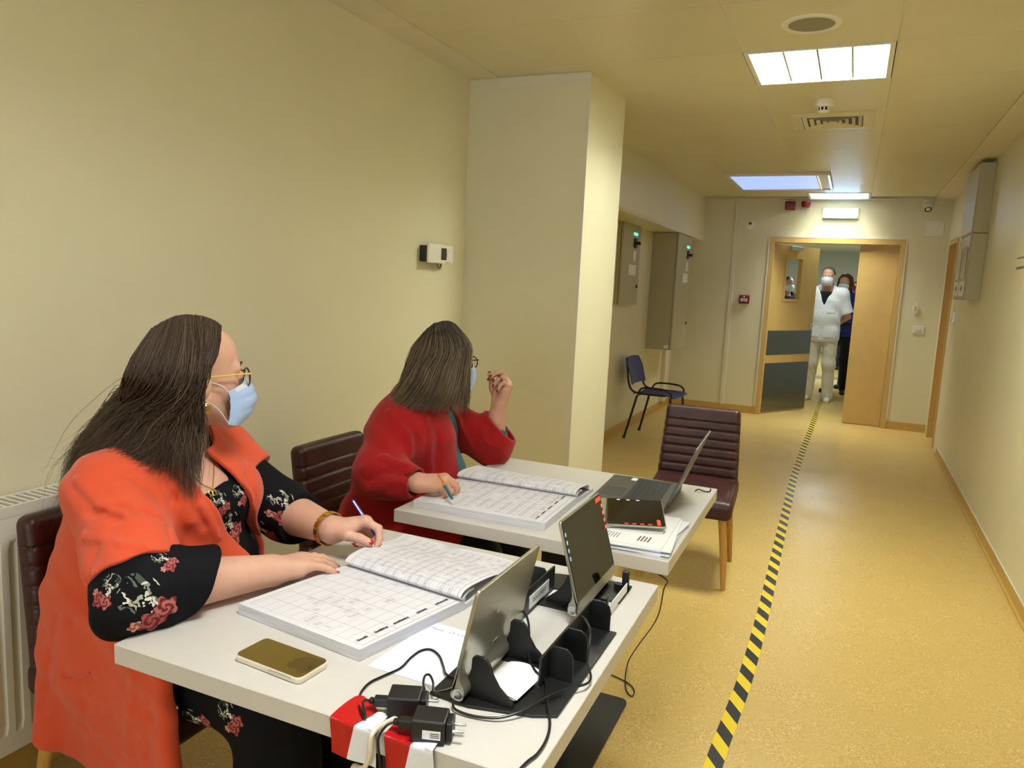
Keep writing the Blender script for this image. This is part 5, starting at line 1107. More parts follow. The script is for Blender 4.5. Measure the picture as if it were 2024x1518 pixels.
def ledger(A, B, Cc, D, E_, F_, th, label, mn, mf):
    A, B, Cc, D, E_, F_ = [np.array(q, float) for q in (A, B, Cc, D, E_, F_)]; z0 = .7505
    t = thing('register_book', label, 'register', (*((A+B+Cc+D)/4), z0), 'open register books')
    part('page_block', MB().prism([tuple(A), tuple(B), tuple(Cc), tuple(D)], z0, z0+th), 'page_edges', t)
    bil = lambda P, Q, R_, S_, u, v: (1-v)*((1-u)*P+u*Q)+v*((1-u)*S_+u*R_)
    uv_grid('near_page', lambda u, v: (*bil(A, B, Cc, D, u, v), z0+th+.0008+.0012*math.sin(math.pi*v)*math.sin(3*u)), 10, 10, mn, t)
    part('back_block', MB().prism([tuple(D), tuple(Cc), tuple(F_), tuple(E_)], z0, z0+th*.55), 'page_edges', t)
    d = nrm((E_+F_)/2-(Cc+D)/2); LV = np.linalg.norm((E_+F_)/2-(Cc+D)/2)
    prof = catmull([(.004, th+.001), (-.012, th+.004), (-.020, th+.011), (-.014, th+.019), (.01, th+.0235), (.05, th+.022), (.12, th+.014), (LV*.75, th*.75), (LV, th*.58)], 6); prof = np.array(prof)
    cum = np.r_[0, np.cumsum(np.linalg.norm(np.diff(prof, axis=0), axis=1))]; cum /= cum[-1]
    def Fp(u, v):
        s_ = np.interp(v, cum, prof[:, 0]); zz = np.interp(v, cum, prof[:, 1]); k = min(1, max(0, s_/LV)); a = (1-u)*D+u*Cc; e = (1-u)*E_+u*F_
        p = a+(e-a)*k if s_ > 0 else a+d*s_
        return (*p, z0+zz+.002*math.sin(9*u+1)*k)
    uv_grid('far_page', Fp, 14, 44, mf, t, .0012)
    for o_, w in ((.004, .8), (.008, .62)):                 # a few curled leaves under the rolled page
        part('curled_leaf', MB().grid(lambda u, v: (*((1-u)*D+u*Cc+d*(-.014*w+.05*v)*1.0), z0+th+.002+(.014*w)*math.sin(min(1, v*1.6+.1)*math.pi/2)), 4, 10, .0008), 'page_edges', t, smooth=True)
    # printed column headings
    X = nrm(np.append(Cc-B, 0)); Yv = nrm(np.append(A-B, 0))
    for n_, k in ((9, .86), (7, .66), (10, .46), (8, .28), (6, .12)):     # too small to read: short strokes
        p = np.append(bil(A, B, Cc, D, .915, k), z0+th+.0022); b = MB(); Mx = Matrix(np.column_stack([X, Yv, [0, 0, 1]]).tolist()).to_4x4(); Mx.translation = tuple(p); R_ = np.random.default_rng(int(k*100))
        for q in range(n_): x_ = (q-n_/2)*.0042; b.box(x_, x_+R_.uniform(.0022, .0034), -.0028, R_.uniform(.0012, .0034), 0, .0002, Mx)
        part('printed_heading', b, 'dark_grey', t)
    return t
ledger((-1.077, 1.111), (-.752, 1.072), (-.688, 1.360), (-1.013, 1.399), (-1.03, 1.665), (-.668, 1.635), .022, 'open register under the hands of the person in orange, handwritten pages', 'ledger_near', 'ledger_far')
ledger((-1.158, 1.915), (-.732, 1.926), (-.743, 2.238), (-1.165, 2.225), (-1.16, 2.43), (-.742, 2.395), .022, 'open register on the laptop table, handwritten pages', 'ledger2_near', 'ledger2_far')
# pens
def pen(tip, top, label, mb_, mc, mt, clip='white_gloss'):
    d = nrm(np.array(top)-np.array(tip)); tip = np.array(tip); t = thing('pen', label, 'pen', tuple(tip)); P = lambda k: tip+d*k
    part('barrel', MB().tube([P(.012), P(.03), P(.085)], [.0032, .0046, .0046], 12), mb_, t, smooth=True); part('tip', MB().tube([P(0), P(.006), P(.014)], [.0005, .0016, .0034], 10), mt, t, smooth=True)
    part('cap', MB().tube([P(.083), P(.138), P(.143)], [.0047, .0047, .003], 12), mc, t, smooth=True)
    n = nrm(np.cross(d, np.array(CR))); n = -n if n@np.array(CF) > 0 else n
    if clip: part('clip', MB().tube([P(.138)+n*.006, P(.095)+n*.006], .0018, 6), clip, t, smooth=True)
    return t
mat('blue_ink_plastic', rgb(34, 40, 150), .25, coat=.3); mat('white_gloss', rgb(236, 236, 244), .2); mat('orange_plastic', rgb(226, 128, 24), .3); mat('teal_plastic', rgb(16, 110, 122), .3)
pen(PEN1_TIP, PEN1_TOP, 'blue and white ballpoint pen in hand of person in orange', 'blue_ink_plastic', 'blue_ink_plastic', 'white_gloss')
pen(PEN2_TIP, PEN2_TOP, 'teal pen with orange cap in hand of person in red', 'teal_plastic', 'orange_plastic', 'white_gloss', 'orange_plastic')
# phone in a flip case
def gold_mirror():
    s = N('gold_mirror'); n = s.math('GREATER_THAN', s.noise(160, 4, .7), .62); x, y, z = s.sep(s.obj())
    near = s.math('LESS_THAN', s.math('ADD', s.math('POWER', s.math('MULTIPLY', s.math('ADD', x, .812), 26), 2.0), s.math('POWER', s.math('MULTIPLY', s.math('ADD', y, -1.0), 34), 2.0)), s.math('MULTIPLY_ADD', s.noise(120, 3), 1.6, -.1))
    s.b.inputs['Metallic'].default_value = .85; s.set(s.b.inputs['Base Color'], s.mix(s.math('MULTIPLY', near, .45), rgb(150, 128, 62), rgb(70, 62, 40))); s.set(s.b.inputs['Roughness'], s.math('MULTIPLY_ADD', near, .3, .12)); MATS['gold_mirror'] = s.m
gold_mirror(); mat('cream_case', rgb(226, 214, 192), .4)
t = thing('phone', 'phone with gold mirror flip cover and cream case', 'phone', (-.868, 1.0, .7502)); t.rotation_euler[2] = math.radians(-4)
part('case', MB().prism(rrect(.157, .077, .011, 6), 0, .0115), 'cream_case', t, local=True, bevel=.003); part('cover', MB().prism(rrect(.153, .073, .010, 6), .0115, .0132), 'gold_mirror', t, local=True, bevel=.0006, seg=1)
part('side_buttons', MB().box(.005, .06, -.0392, -.0378, .005, .0095), 'steel', t, local=True, bevel=.0008, seg=1); part('speaker_slot', MB().box(.066, .068, -.006, .006, .0131, .0134), 'black_plastic', t, local=True)
# sheet with a note
def sheet(name, pts, z, label, m='paper_blueish', th=.0004, group=None, cat='paper'): return solo(name, MB().prism(pts, z, z+th), m, label, cat, group=group)
mat('paper_blueish', rgb(232, 236, 248), .75)
ps = thing('paper_sheet', 'white note sheet lying beside the register under silver tablet', 'paper', (-.64, 1.16, .7503))
part('sheet', MB().prism([(-.73, 1.067), (-.585, 1.066), (-.575, 1.27), (-.721, 1.277)], .7503, .7508), 'paper_blueish', ps)
Mx = Matrix(np.column_stack([nrm([1, -.03, 0]), nrm([.03, 1, 0]), [0, 0, 1]]).tolist()).to_4x4(); Mx.translation = (-.664, 1.252, .7509); text_mesh('handwriting', 'Mama   1.F + 10F', .0125, mat('ink_blue', rgb(120, 130, 190), .7), ps, Mx, .00005)
# tablets and their desk stands; local origin under the middle of the tablet's lower edge, leaning to +x
mat('tablet_silver', rgb(176, 174, 158), .30, .75); mat('tablet_rim', rgb(196, 196, 200), .2, .9); mat('stand_black', rgb(20, 20, 21), .42, bump=.06, bscale=500); mat('screen_black', rgb(10, 9, 8), .05, spec=.35)
mat('icon_red', rgb(226, 70, 50), .4, emit=rgb(226, 60, 40), es=.5); mat('icon_white', rgb(230, 220, 220), .4, emit=(1, .9, .9), es=.5); mat('icon_blue', rgb(150, 180, 214), .4, emit=rgb(120, 160, 210), es=.5)
def tablet(name, label, loc, rz, tilt, flat=False):
    t = thing('tablet', label, 'tablet', loc, 'tablets with a round grip'); t.rotation_euler[2] = math.radians(rz); M = rot('Y', tilt)
    w, h = .130, .195; R90 = Matrix(((0, 0, 1, 0), (1, 0, 0, 0), (0, 1, 0, 0), (0, 0, 0, 1)))
    part('body', MB().prism(rrect(2*w, h, .008, 5, 0, h/2), -.003, .003, M @ R90), 'tablet_silver', t, local=True, bevel=.0012, seg=2)
    part('screen', MB().prism(rrect(2*w-.006, h-.026, .005, 4, 0, h/2+.010), -.0042, -.003, M @ R90), 'screen_black', t, local=True)
    def G(u, v):                                            # the back swells into the round grip along its lower edge
        y = -w+2*w*u; a = v*math.pi*1.35; c = .0115
        if v < .72: p = (.003+.0085+c*math.sin(-math.pi/2+a*1.02)*1.0, .0115-c*math.cos(-math.pi/2+a*1.02)*1.0)
        return Vector((0, 0, 0))
    prof = [(.003, .075), (.0035, .055), (.0055, .040), (.010, .030), (.0165, .024), (.0205, .016), (.021, .010), (.0185, .003), (.013, -.0015), (.006, -.0025), (.0, -.001), (-.003, .004)]
    b = MB(); n = len(prof); vs = []
    for y in (-w, w): vs += [tuple(M @ Vector((x, y, z))) for x, z in prof]
    b.add(vs, [(i, i+1, n+i+1, n+i) for i in range(n-1)]+[tuple(range(n)), tuple(range(2*n-1, n-1, -1))]); part('grip', b, 'tablet_silver', t, local=True, smooth=True)
    for y in (-w, w): part('grip_cap', MB().lathe([(.0112, 0), (.0112, .0012), (.008, .0016), (.006, .0006), (.001, .0006)], 20, M @ T(.0105, y, .0095) @ rot('X', 90 if y < 0 else -90)), 'tablet_rim', t, local=True, smooth=True)
    return t, M
def back_text(t, M, s_, size, y, z, ang, m):
    cu = Matrix(((0, 0, 1, .0033), (1, 0, 0, y), (0, 1, 0, z), (0, 0, 0, 1))) @ rot('Z', ang); L = root_loc(t); o = text_mesh('logo_lettering', s_, size, m, t, Matrix.Translation(L) @ M @ cu, .0001); return o
mat('logo_pale', rgb(226, 224, 206), .4)
tA, MA = tablet('a', 'silver tablet showing its back with round grip, before the note sheet', (-.5415, 1.164, .762), 0, 12)
back_text(tA, MA, 'lenovo', .016, .0, .115, 0, 'logo_pale')
part('kickstand_slot', MB().box(.0055, .0075, -.012, .012, .047, .052, MA), 'tablet_rim', tA, local=True)
tB, MB_ = tablet('b', 'upright tablet with dark screen turned to the corridor', (-.45, 1.5365, .776), 180, 16)
def icons(t, M, lst):
    for y, z, w, h, m in lst: part('screen_icon', MB().box(-.0047, -.0042, y-w/2, y+w/2, z-h/2, z+h/2, M), m, t, local=True)
icons(tB, MB_, [(-.105, .183, .034, .010, 'icon_red')]+[(-.121, .165-.017*k, .0075, .009, 'icon_red') for k in range(4)]+[(-.121, .165-.017*k, .004, .005, 'icon_white') for k in range(4)]+[(.121, .165-.017*k, .006, .008, 'icon_blue') for k in range(4)])
tC, MC = tablet('c', 'tablet lying flat on the loose papers beside the laptop', (-.635, 2.11, .778), 16, 88)
icons(tC, MC, [(-.10, .175, .05, .010, 'icon_red')]+[(-.121, .150-.022*k, .0075, .012, 'icon_red') for k in range(4)]+[(.115, .120-.03*k, .007, .010, 'icon_white') for k in range(3)])
def stand(label, loc, rz, text):
    t = thing('tablet_stand', label, 'tablet stand', loc, 'black desk stands for tablets'); t.rotation_euler[2] = math.radians(rz)
    base = [(-.045, -.125), (.03, -.13), (.135, -.105), (.172, -.085), (.172, .25), (.112, .25), (.112, -.02), (-.045, -.02)]
    part('base', MB().prism(base, 0, .005), 'stand_black', t, local=True, bevel=.0012, seg=1); part('base', MB().box(-.045, .112, .04, .075, 0, .005), 'stand_black', t, local=True)
    fin = [(.006, .004), (.014, .030), (.022, .055), (.023, .074), (.028, .079), (.046, .079), (.054, .072), (.062, .052), (.074, .034), (.092, .019), (.100, .013), (.100, .004)]
    for y in (-.105, .05): part('fin', MB().prism([(z, x) for x, z in fin], y, y+.007, None, 1), 'stand_black', t, local=True, bevel=.001, seg=1)
    part('tray_wall', MB().box(.110, .115, -.02, .25, .005, .058), 'stand_black', t, local=True, bevel=.001, seg=1)
    div = [(.115, .005), (.115, .056), (.12, .064), (.145, .064), (.155, .056), (.158, .045), (.158, .005)]
    for y in (.02, .10, .245): part('divider', MB().prism([(z, x) for x, z in div], y, y+.004, None, 1), 'stand_black', t, local=True, bevel=.0008, seg=1)
    for y in ((-.09, .075) if text else (.075,)): part('stop', MB().box(-.045, -.030, y-.006, y+.006, .005, .052).box(-.045, -.012, y-.006, y+.006, .005, .02), 'stand_black', t, local=True, bevel=.002, seg=1)
    if text:
        part('label_card', MB().box(.1085, .11, .02, .13, .012, .04), 'paper_white', t, local=True)
        L = t.location; Mx = Matrix.Translation(L) @ Matrix(((0, 0, -1, .1083), (-1, 0, 0, .075), (0, 1, 0, .026), (0, 0, 0, 1))); o = text_mesh('label_lettering', 'DOCUMENT', .0135, 'black_plastic', t, Mx, .00005)
        part('label_card', MB().box(-.046, -.044, -.075, .045, .010, .030), 'paper_white', t, local=True)
    return t
stand('black desk stand holding the silver tablet, back tray with dividers', (-.5415, 1.164, .7502), 0, False)
stB = stand('black desk stand holding the dark-screen tablet, with label cards', (-.45, 1.5365, .7502), 180, True)
for k, (dx, dz) in enumerate(((0, 0), (.004, .0022))): solo('folded_paper', MB().grid(lambda u, v, dx=dx, dz=dz: (-.520+dx+.075*u+.01*v, 1.095+.10*v-.02*u, .7565+dz+.006*math.sin(u*3)*(.3+v)+.004*u), 8, 6, .0006), 'paper_white', ('lower folded white paper between the fins of the tablet stand', 'upper folded white paper between the fins of the tablet stand')[k], 'paper', smooth=True, group='folded papers in the stand')
# printed card lying behind the stands
t = thing('printed_card', 'white card with small black marks under the dark-screen tablet stand', 'card', (-.55, 1.545, .7502)); part('sheet', MB().box(-.06, .045, -.035, .04, 0, .0006), 'paper_white', t, local=True)
for k in range(14): x_, y_ = rng.uniform(-.05, .035), rng.uniform(-.03, .03); part('printed_mark', MB().box(x_, x_+rng.uniform(.003, .010), y_, y_+rng.uniform(.003, .008), .0006, .0008), 'black_plastic', t, local=True)
# chargers with their plugs
def charger(loc, rz, label, text=True):
    t = thing('charger', label, 'charger', loc, 'black phone chargers'); t.rotation_euler[2] = math.radians(rz)
    part('body', MB().box(-.026, .026, -.022, .022, 0, .038), 'black_plastic', t, local=True, bevel=.0025); part('usb_plug', MB().box(-.050, -.026, -.008, .008, .012, .026).box(-.058, -.05, -.005, .005, .015, .023), 'black_plastic', t, local=True, bevel=.0015, seg=1)
    part('plug_base', MB().box(.026, .036, -.016, .016, .004, .034), 'black_plastic', t, local=True, bevel=.002)
    for y in (-.0095, .0095): part('pin', MB().tube([(.036, y, .019), (.052, y, .019), (.054, y, .019)], [.0024, .0024, .001], 8), 'steel', t, local=True, smooth=True)
    if text:
        c = part('label', MB().box(-.008, .020, -.0224, -.0219, .010, .024), 'paper_white', t, local=True)
        for k in range(3): part('printed_line', MB().box(.004, .018, -.0226, -.0224, .013+.003*k, .0142+.003*k), 'black_plastic', c, local=True)
    return t
charger((-.592, .972, .7502), 22, 'black charger beside the silver tablet grip, cable plugged in', False); charger((-.525, .938, .7502), 18, 'black charger with white label near the table edge')
def cable(pts, r, label, m='black_tube', cat='cable', n=8): return solo('cable', MB().tube(catmull(pts, 7), r, n), m, label, cat, smooth=True)
Z = lambda u, v, z=.7535: tuple(hit(u, v, 2, z))
cable([(-.642, .952, .769), (-.655, .947, .766), Z(722, 1420, .757), Z(710, 1398), Z(712, 1372), Z(730, 1350), Z(760, 1335), Z(792, 1320), Z(812, 1300), Z(832, 1286), Z(852, 1284), Z(868, 1296), Z(876, 1316), Z(884, 1334, .757), (-.552, 1.10, .757)], .0021, 'black cable looping from charger over the note sheet')
cable([(-.553, 1.068, .758), Z(860, 1368, .765), Z(856, 1348, .770), Z(849, 1334, .772), Z(840, 1336, .770), Z(837, 1350, .765), Z(841, 1368, .760), Z(846, 1382, .758)], .0021, 'short black cable loop at the foot of silver tablet')
cable([(-.577, .921, .769), (-.588, .916, .763), (-.592, .908, .757), (-.593, .902, .752), (-.592, .897, .742), (-.586, .896, .70), (-.58, .91, .55), (-.57, .95, .40)], .0021, 'black cable running from labelled charger over the table edge')
cable([(-.535, 1.028, .762), Z(900, 1402, .756), Z(940, 1416, .7545), Z(990, 1418, .7575), Z(1040, 1402, .762), Z(1080, 1378, .764), Z(1120, 1362, .764), Z(1158, 1352, .762), Z(1168, 1338, .762), Z(1162, 1310, .775), Z(1165, 1275, .800), Z(1166, 1245, .815), Z(1155, 1222, .81), Z(1140, 1212, .80), (-.452, 1.402, .80)], .0022, 'black cable from silver tablet across the stand to dark-screen tablet')
cable([Z(1020, 1205, .81), Z(1034, 1208, .81), Z(1044, 1228, .80), Z(1046, 1262, .785), Z(1046, 1300, .770), Z(1058, 1326, .768), Z(1078, 1346, .764), Z(1082, 1390, .760), Z(1087, 1430, .757), Z(1080, 1462, .7545), Z(1062, 1490, .7545), Z(1040, 1508, .7545), Z(1000, 1550, .7545)], .0024, 'black cable hanging along the tray towards the table corner')
# red and white tape holding a cream flex on the table edge
def tape_mat():
    s = N('barrier_tape'); u, v = s.uv(); d = s.math('ADD', s.math('MULTIPLY', u, 1.0), s.math('MULTIPLY', v, .35)); k = s.math('LESS_THAN', d, .72); s.set(s.b.inputs['Base Color'], s.mix(k, rgb(236, 238, 246), rgb(184, 22, 24))); s.b.inputs['Roughness'].default_value = .22; s.bump(s.noise(55, 3), .5, .003); MATS['barrier_tape'] = s.m
tape_mat()
for x0, x1, sk, lab in ((-.690, -.606, .012, 'piece of red and white tape over the table edge left of flex'), (-.590, -.505, .018, 'piece of red and white tape over the table edge beside labelled charger')):
    t = thing('barrier_tape', lab, 'tape', ((x0+x1)/2, .92, .70), 'red and white tape pieces')
    def Ft(u, v, x0=x0, x1=x1, sk=sk):
        L = v*.115; x = x0+(x1-x0)*u+sk*v*.5; ye = .9075; lift = .0022+.0022*math.sin(7*u+5*v)+.006*max(0, .15-v)/.15*abs(math.sin(9*u))
        if L < .05: return (x, ye+.05-L+.012*math.sin(5*u)*(1-v), .751+lift)
        if L < .058: a = (L-.05)/.008*math.pi/2; return (x, ye-lift*math.sin(a)-.0015, .751+lift*math.cos(a))
        return (x, ye-.002-lift*.8, .751-(L-.058))
    uv_grid('strip', Ft, 12, 22, 'barrier_tape', t, .0004)
cable([(-.575, 1.0, .7545), (-.592, .955, .7545), (-.602, .925, .7545), (-.605, .903, .753), (-.606, .897, .742), (-.607, .896, .715), (-.62, .90, .69), (-.66, .93, .66), (-.69, .97, .58), (-.70, 1.02, .42)], .0042, 'cream flex tied over the table edge with red tape', 'cream_case')
# laptop
mat('laptop_grey', rgb(98, 96, 92), .38, .6); mat('key_black', rgb(28, 28, 28), .5)
t = thing('laptop', 'open grey laptop seen from behind its keyboard side', 'laptop', (-.597, 2.43, .7505)); t.rotation_euler[2] = math.radians(3)
part('base', MB().prism(rrect(.245, .345, .010, 4), .004, .019), 'laptop_grey', t, local=True, bevel=.002, seg=1)
for x in (-.1, .1):
    for y in (-.14, .14): part('rubber_foot', MB().box(x-.012, x+.012, y-.012, y+.012, 0, .004), 'black_plastic', t, local=True)
part('keyboard_well', MB().box(-.025, .09, -.155, .155, .019, .0193), 'key_black', t, local=True)
b = MB()
for r_ in range(6):
    for c in range(15): x = -.020+.0182*r_; y = -.150+.0202*c; b.box(x, x+.0155, y, y+.0175, .0192, .0208)
kb = part('keyboard', b, 'key_black', t, local=True); kb['kind'] = 'stuff'
part('touchpad', MB().box(-.108, -.035, -.10, .005, .0188, .0194), 'dark_grey', t, local=True); part('sticker', MB().box(-.05, -.03, .12, .155, .019, .0194), 'paper_white', t, local=True)
Ml = T(.1205, 0, .016) @ rot('Y', 22)
part('hinge', MB().tube([(.1205, -.13, .017), (.1205, .13, .017)], .006, 10), 'dark_grey', t, local=True, smooth=True)
lid = part('lid', MB().prism(rrect(.345, .215, .008, 4, 0, .112), -.003, .003, Ml @ Matrix(((0, 0, 1, 0), (1, 0, 0, 0), (0, 1, 0, 0), (0, 0, 0, 1)))), 'laptop_grey', t, local=True, bevel=.001, seg=1)
part('screen', MB().box(-.0036, -.003, -.165, .165, .015, .212, Ml), 'screen_black', lid, local=True); part('port', MB().box(.06, .075, -.1735, -.1722, .008, .013), 'black_plastic', t, local=True)
# loose sheets under the flat tablet
for k in range(6):
    a = math.radians((-3, 4, 1, -5, 6, 2)[k]); c, s_ = math.cos(a), math.sin(a); cx_, cy_ = -.485+(.0, .006, -.008, .004, .010, -.004)[k], 2.045+(.0, -.006, .008, .012, -.004, .006)[k]; hw, hh = .100-.002*k, .148
    pts = [(cx_+c*x-s_*y, cy_+s_*x+c*y) for x, y in ((-hw, -hh), (hw, -hh), (hw, hh), (-hw, hh))]; z = .7504+.0032*k
    t = thing('paper_sheets', ('bottom sheaf of the loose white papers under the flat tablet', 'second lowest sheaf of the loose white papers under the flat tablet', 'third sheaf from the bottom of the loose papers under flat tablet', 'sheaf just above the middle of the loose papers under flat tablet', 'plain white sheaf right below the printed top sheet by the laptop', 'top sheet of the loose papers, printed in black and red')[k], 'paper', (cx_, cy_, z), 'loose sheets by the laptop')
    part('sheet', MB().prism(pts, z, z+.0030), 'paper_blueish' if k < 4 else 'paper_white', t)
    if k == 5:
        for q in range(7): part('printed_line', MB().box(-.085+.008*q, -.083+.008*q, -.12, -.12+.05*rng.uniform(.6, 1), .0030, .0032), 'dark_grey', t, local=True)
        for q in range(4): part('printed_line', MB().box(.02+.009*q, .024+.009*q, -.115, -.115+.06*rng.uniform(.6, 1), .0030, .0032), 'red_plastic' if q in (1, 2) else 'dark_grey', t, local=True)
        part('staple', MB().box(.07, .072, -.02, .0, .0030, .0036), 'dark_grey', t, local=True)
pen_w = thing('marker', 'short white marker lying half behind the dark-screen tablet', 'pen', (-.665, 1.985, .7505)); part('barrel', MB().tube([(-.70, 1.96, .757), (-.63, 2.0, .757)], .006, 12), 'white_gloss', pen_w, smooth=True); part('cap', MB().tube([(-.63, 2.0, .757), (-.60, 2.017, .757)], .0066, 12), 'white_gloss', pen_w, smooth=True)
solo('wire_clip', MB().tube(catmull([(-.437, 2.60, .752), (-.425, 2.60, .760), (-.405, 2.61, .753), (-.39, 2.62, .753), (-.388, 2.625, .762)], 5), .0022, 6), 'black_tube', 'small bent black wire clip beside the laptop lid', 'clip', smooth=True)
cp = [(-.40, 1.89, .709), (-.366, 1.872, .70)]
d0 = np.linalg.norm(np.array([-.366, 1.87, .7])-O); P0 = np.array([-.366, 1.87, .70]); zf = [.60, .45, .30, .14, .02]
for (u, v), z in zip(((1312, 1165), (1303, 1210), (1288, 1240), (1262, 1275), (1243, 1305)), zf): cp.append(tuple(hit(u, v, 2, z)))
for u, v in ((1237, 1330), (1236, 1352), (1240, 1368), (1249, 1376), (1254, 1368), (1250, 1358), (1238, 1348), (1222, 1340), (1208, 1334), (1190, 1328)): cp.append(tuple(hit(u, v, 2, .004)))
cable(cp, .0022, 'dark thin cable hanging from laptop table corner to a loop on the floor', mat('maroon_cord', rgb(46, 18, 20), .5))
# ------------------------------------------------------------------ people beyond the doors
def standing(loc, head, height, label, top, top_m, leg_m, shoe_m, hair_m, skin='skin_tan', mask='mask_white', hair='short', seed=0, arms='back', maskkind='cone', bag=False):
    k = height/1.76; t = thing('person', label, 'person', loc); L = V3(*loc); F = Frame(L, head, 0, 0, k); vx = .0105
    sh = [F.w(-.01, s_*.185, 1.43) for s_ in (-1, 1)]
    if arms == 'back': el = [F.w(-.06, s_*.27, 1.14) for s_ in (-1, 1)]; wr = [F.w(-.16, s_*.10, 1.0) for s_ in (-1, 1)]; hx = [F.R@V3(-.2, -s_*.8, -.3) for s_ in (-1, 1)]
    elif arms == 'front': el = [F.w(-.0, s_*.26, 1.14) for s_ in (-1, 1)]; wr = [F.w(.22, s_*.09, 1.12) for s_ in (-1, 1)]; hx = [F.R@V3(.5, -s_*.6, 0.) for s_ in (-1, 1)]
    else: el = [F.w(-.02, s_*.25, 1.14) for s_ in (-1, 1)]; wr = [F.w(.04, s_*.25, .90) for s_ in (-1, 1)]; hx = [F.R@V3(.15, 0, -1.) for s_ in (-1, 1)]
    HF = Frame(F.w(.035, 0, 1.645), head, 0, 0, k*1.04); hd_ = head_sdf(HF)
    flat = dict(index=(14, 22, 12, 3), middle=(16, 24, 12, 0), ring=(18, 26, 12, -2), little=(20, 26, 12, -6)); th = ((.75, .5, -.35), (.9, .25, -.3), (.95, .1, -.3), (0, 1, .3))
    HD = [Hand(wr[i], hx[i], F.R@V3(0, s_, .2), s_, flat, th, k) for i, s_ in enumerate((-1, 1))]
    def body(p):
        d = smin(hd_(p), rcone(p, HF.w(-.02, 0, -.05), F.w(-.02, 0, 1.44), .056*k, .062*k), .03)
        d = smin(d, rcone(p, F.w(-.02, 0, 1.36), F.w(-.02, 0, 1.0), .11*k, .10*k), .06)
        for i in (0, 1): a = smin(rcone(p, sh[i], el[i], .045*k, .04*k), rcone(p, el[i], wr[i], .04*k, .028*k), .02); d = np.minimum(d, smin(a, HD[i].sdf(p), .015))
        return d
    sdf_obj('body', body, F.o+V3(-.42, -.42, .78)*1, F.o+V3(.42, .42, 1.84*k), .0062, skin, t)
    def trunk(p, e=0):
        q = F.loc(p)*k; d = None; S_ = V3(1.45, 1, 1)
        for (a, ra), (b, rb) in zip((((0, 0, .92), .185), ((.02, 0, 1.12), .175), ((0, 0, 1.32), .185)), (((.02, 0, 1.12), .175), ((0, 0, 1.32), .185), ((-.01, 0, 1.44), .11))):
            c = rcone(q*S_, V3(*a)*S_*k, V3(*b)*S_*k, ra*k+e, rb*k+e)/1.15; d = c if d is None else smin(d, c, .06)
        return smin(d, rcone(p, sh[0], sh[1], .062*k+e, .062*k+e), .06)
    hem = .80 if top == 'tunic' else (.86 if top == 'jacket' else .92)
    def topf(p):
        d = trunk(p, .012)
        for i in (0, 1):
            if top == 'tunic': e = smax(rcone(p, sh[i], el[i], .075*k, .085*k), plane(p, sh[i]*.15+el[i]*.85, el[i]-sh[i]), .006)
            else: e = smin(rcone(p, sh[i], el[i], .075*k, .068*k), rcone(p, el[i], wr[i]*.95+el[i]*.05, .066*k, .05*k), .04); e = smax(e, plane(p, wr[i], wr[i]-el[i]), .006)
            d = smin(d, e, .05)
        q = F.loc(p); d = smin(d, rbox(q, V3(0, 0, hem+.09), (.115, .185, .11), .06)*k, .06)
        d = smax(d, (hem-q[:, 2])*k, .006); v_ = smax(np.abs(q[:, 1])-(q[:, 2]-1.28)*.45, -q[:, 0], .004); d = smax(d, -np.maximum(v_, 1.28-q[:, 2])*k, .006)
        d = smax(d, -rcone(p, F.w(-.01, 0, 1.4), HF.w(0, 0, -.03), .064*k, .07*k), .006)
        return d+wrinkle(p, .004, (8, 6, 26), (9., 7., 5.))
    tp = sdf_obj(top, topf, F.o+V3(-.42, -.42, .7*k), F.o+V3(.42, .42, 1.6*k), vx, top_m, t)
    sdf_obj('undershirt', lambda p: smax(trunk(p, .002), (F.loc(p)[:, 2]-1.455)*k, .01), F.o+V3(-.25, -.32, .8*k), F.o+V3(.25, .32, 1.55*k), .014, 'black_cloth', t)
    hips = [F.w(0, s_*.095, .92) for s_ in (-1, 1)]; kn = [F.w(.015, s_*.11, .50) for s_ in (-1, 1)]; an = [F.w(-.02, s_*.125, .07) for s_ in (-1, 1)]
    sdf_obj('trousers', legs_fn(hips, kn, an, .105*k, .078*k, .07*k), F.o+V3(-.3, -.35, .02), F.o+V3(.3, .35, 1.08*k), .012, leg_m, t)
    for i in (0, 1): shoe(V3(an[i][0], an[i][1], 0), head+(-8 if i == 0 else 8), t, shoe_m, .27)
    eyes(HF, t)
    if mask: mask_mesh(HF, t, mask, -.006, -.116, .004, 60, maskkind)
    if hair == 'short':
        def cap(p):
            q = HF.loc(p); d = ell(q, V3(-.014, 0, .036), (.101, .080, .094)); cut = q[:, 0]-np.interp(q[:, 2], [-.08, -.02, .03, .07, .13], [-.045, -.02, .012, .066, .085]); return np.maximum(d, np.maximum(cut, -.075-q[:, 2]))*HF.s+wrinkle(p, .002, (300, 260, 120))
    elif hair == 'bob':
        def cap(p):
            q = HF.loc(p); d = smin(ell(q, V3(-.02, 0, .04), (.108, .100, .10)), ell(q, V3(-.035, 0, -.04), (.09, .112, .09)), .04); cut = q[:, 0]-np.interp(q[:, 2], [-.1, 0, .06, .13], [.02, .03, .055, .085]); return np.maximum(d, np.maximum(cut, -.115-q[:, 2]))*HF.s+wrinkle(p, .007, (90, 70, 110), (60., 50., 70.))
    else:
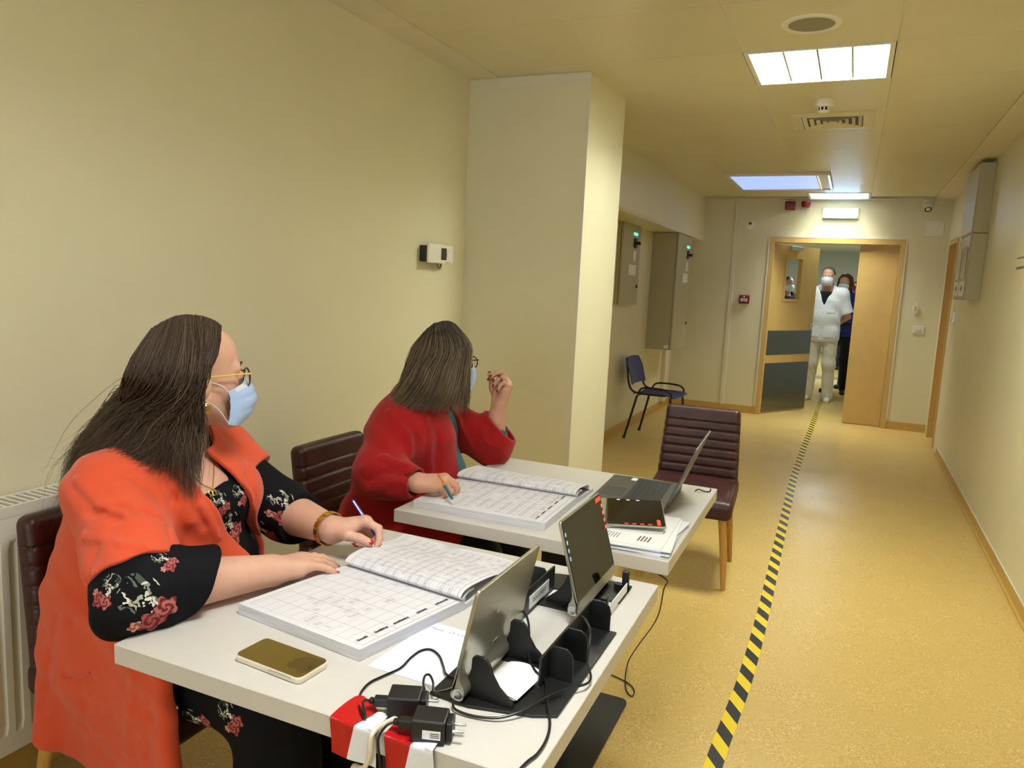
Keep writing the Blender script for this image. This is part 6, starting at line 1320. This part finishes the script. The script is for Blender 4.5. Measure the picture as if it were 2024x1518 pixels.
        def cap(p):
            q = HF.loc(p); d = smin(ell(q, V3(-.012, 0, .032), (.110, .088, .104)), ell(q, V3(-.01, 0, -.06), (.085, .085, .08)), .04); return smax(d, -ell(q, V3(.12, 0, -.03), (.09, .058, .085)), .01)*HF.s+wrinkle(p, .003, (60, 50, 90))
    hc_ = sdf_obj('hair' if hair != 'scarf' else 'headscarf', cap, HF.o-.2, HF.o+.2, .0075, hair_m, t); tone_attr(hc_, .35)
    if top == 'tunic':
        def patch(y0, y1, z0, z1, name):
            def Fq(u, v):
                y, z = y0+(y1-y0)*u, z0+(z1-z0)*v; x = .30
                for _ in range(50):
                    s_ = topf(F.w(x, y, z)[None])[0]/k
                    if s_ < .001: break
                    x -= s_*.7
                return F.w(x+.007, y, z)
            part(name, MB().grid(Fq, 6, 6, .006), top_m, t, smooth=False)
        patch(.035, .15, .86, .99, 'pocket'); patch(-.15, -.035, .86, .99, 'pocket'); patch(.05, .14, 1.18, 1.29, 'pocket'); patch(-.012, .012, .82, 1.26, 'button_placket')
    return t, F
mat('scarf_red', rgb(150, 34, 40), .8, var=.8, vscale=38)
man, MF = standing((-.335, 11.12, 0), 262, 1.81, 'person in white tunic and trousers with white mask standing in doorway', 'tunic', 'white_cotton', 'cream_cotton', 'white_plastic', 'hair_grey', arms='back')
standing((-.13, 12.25, 0), 255, 1.74, 'person with wavy auburn hair and blue jacket behind the white tunic', 'jacket', 'blue_cloth', 'black_cloth', 'black_plastic', 'hair_auburn', hair='bob', arms='front')
standing((.06, 12.9, 0), 250, 1.62, 'person in red patterned headscarf half hidden by the narrow door leaf', 'jacket', 'navy_cloth', 'navy_cloth', 'dark_grey', 'scarf_red', hair='scarf')
standing((-.42, 14.2, 0), 270, 1.70, 'dark clothed person hidden behind the white tunic, black boots', 'jacket', 'black_cloth', 'navy_cloth', 'black_plastic', 'hair_black', arms='down')
standing((-.02, 16.2, 0), 265, 1.72, 'dark haired person in navy trousers farthest down the room', 'jacket', 'black_cloth', 'navy_cloth', 'black_plastic', 'hair_black', arms='down')
standing((-1.02, 13.3, 0), 300, 1.70, 'person in dark jacket seen through the door window', 'jacket', 'black_cloth', 'black_cloth', 'black_plastic', 'hair_black', arms='down')
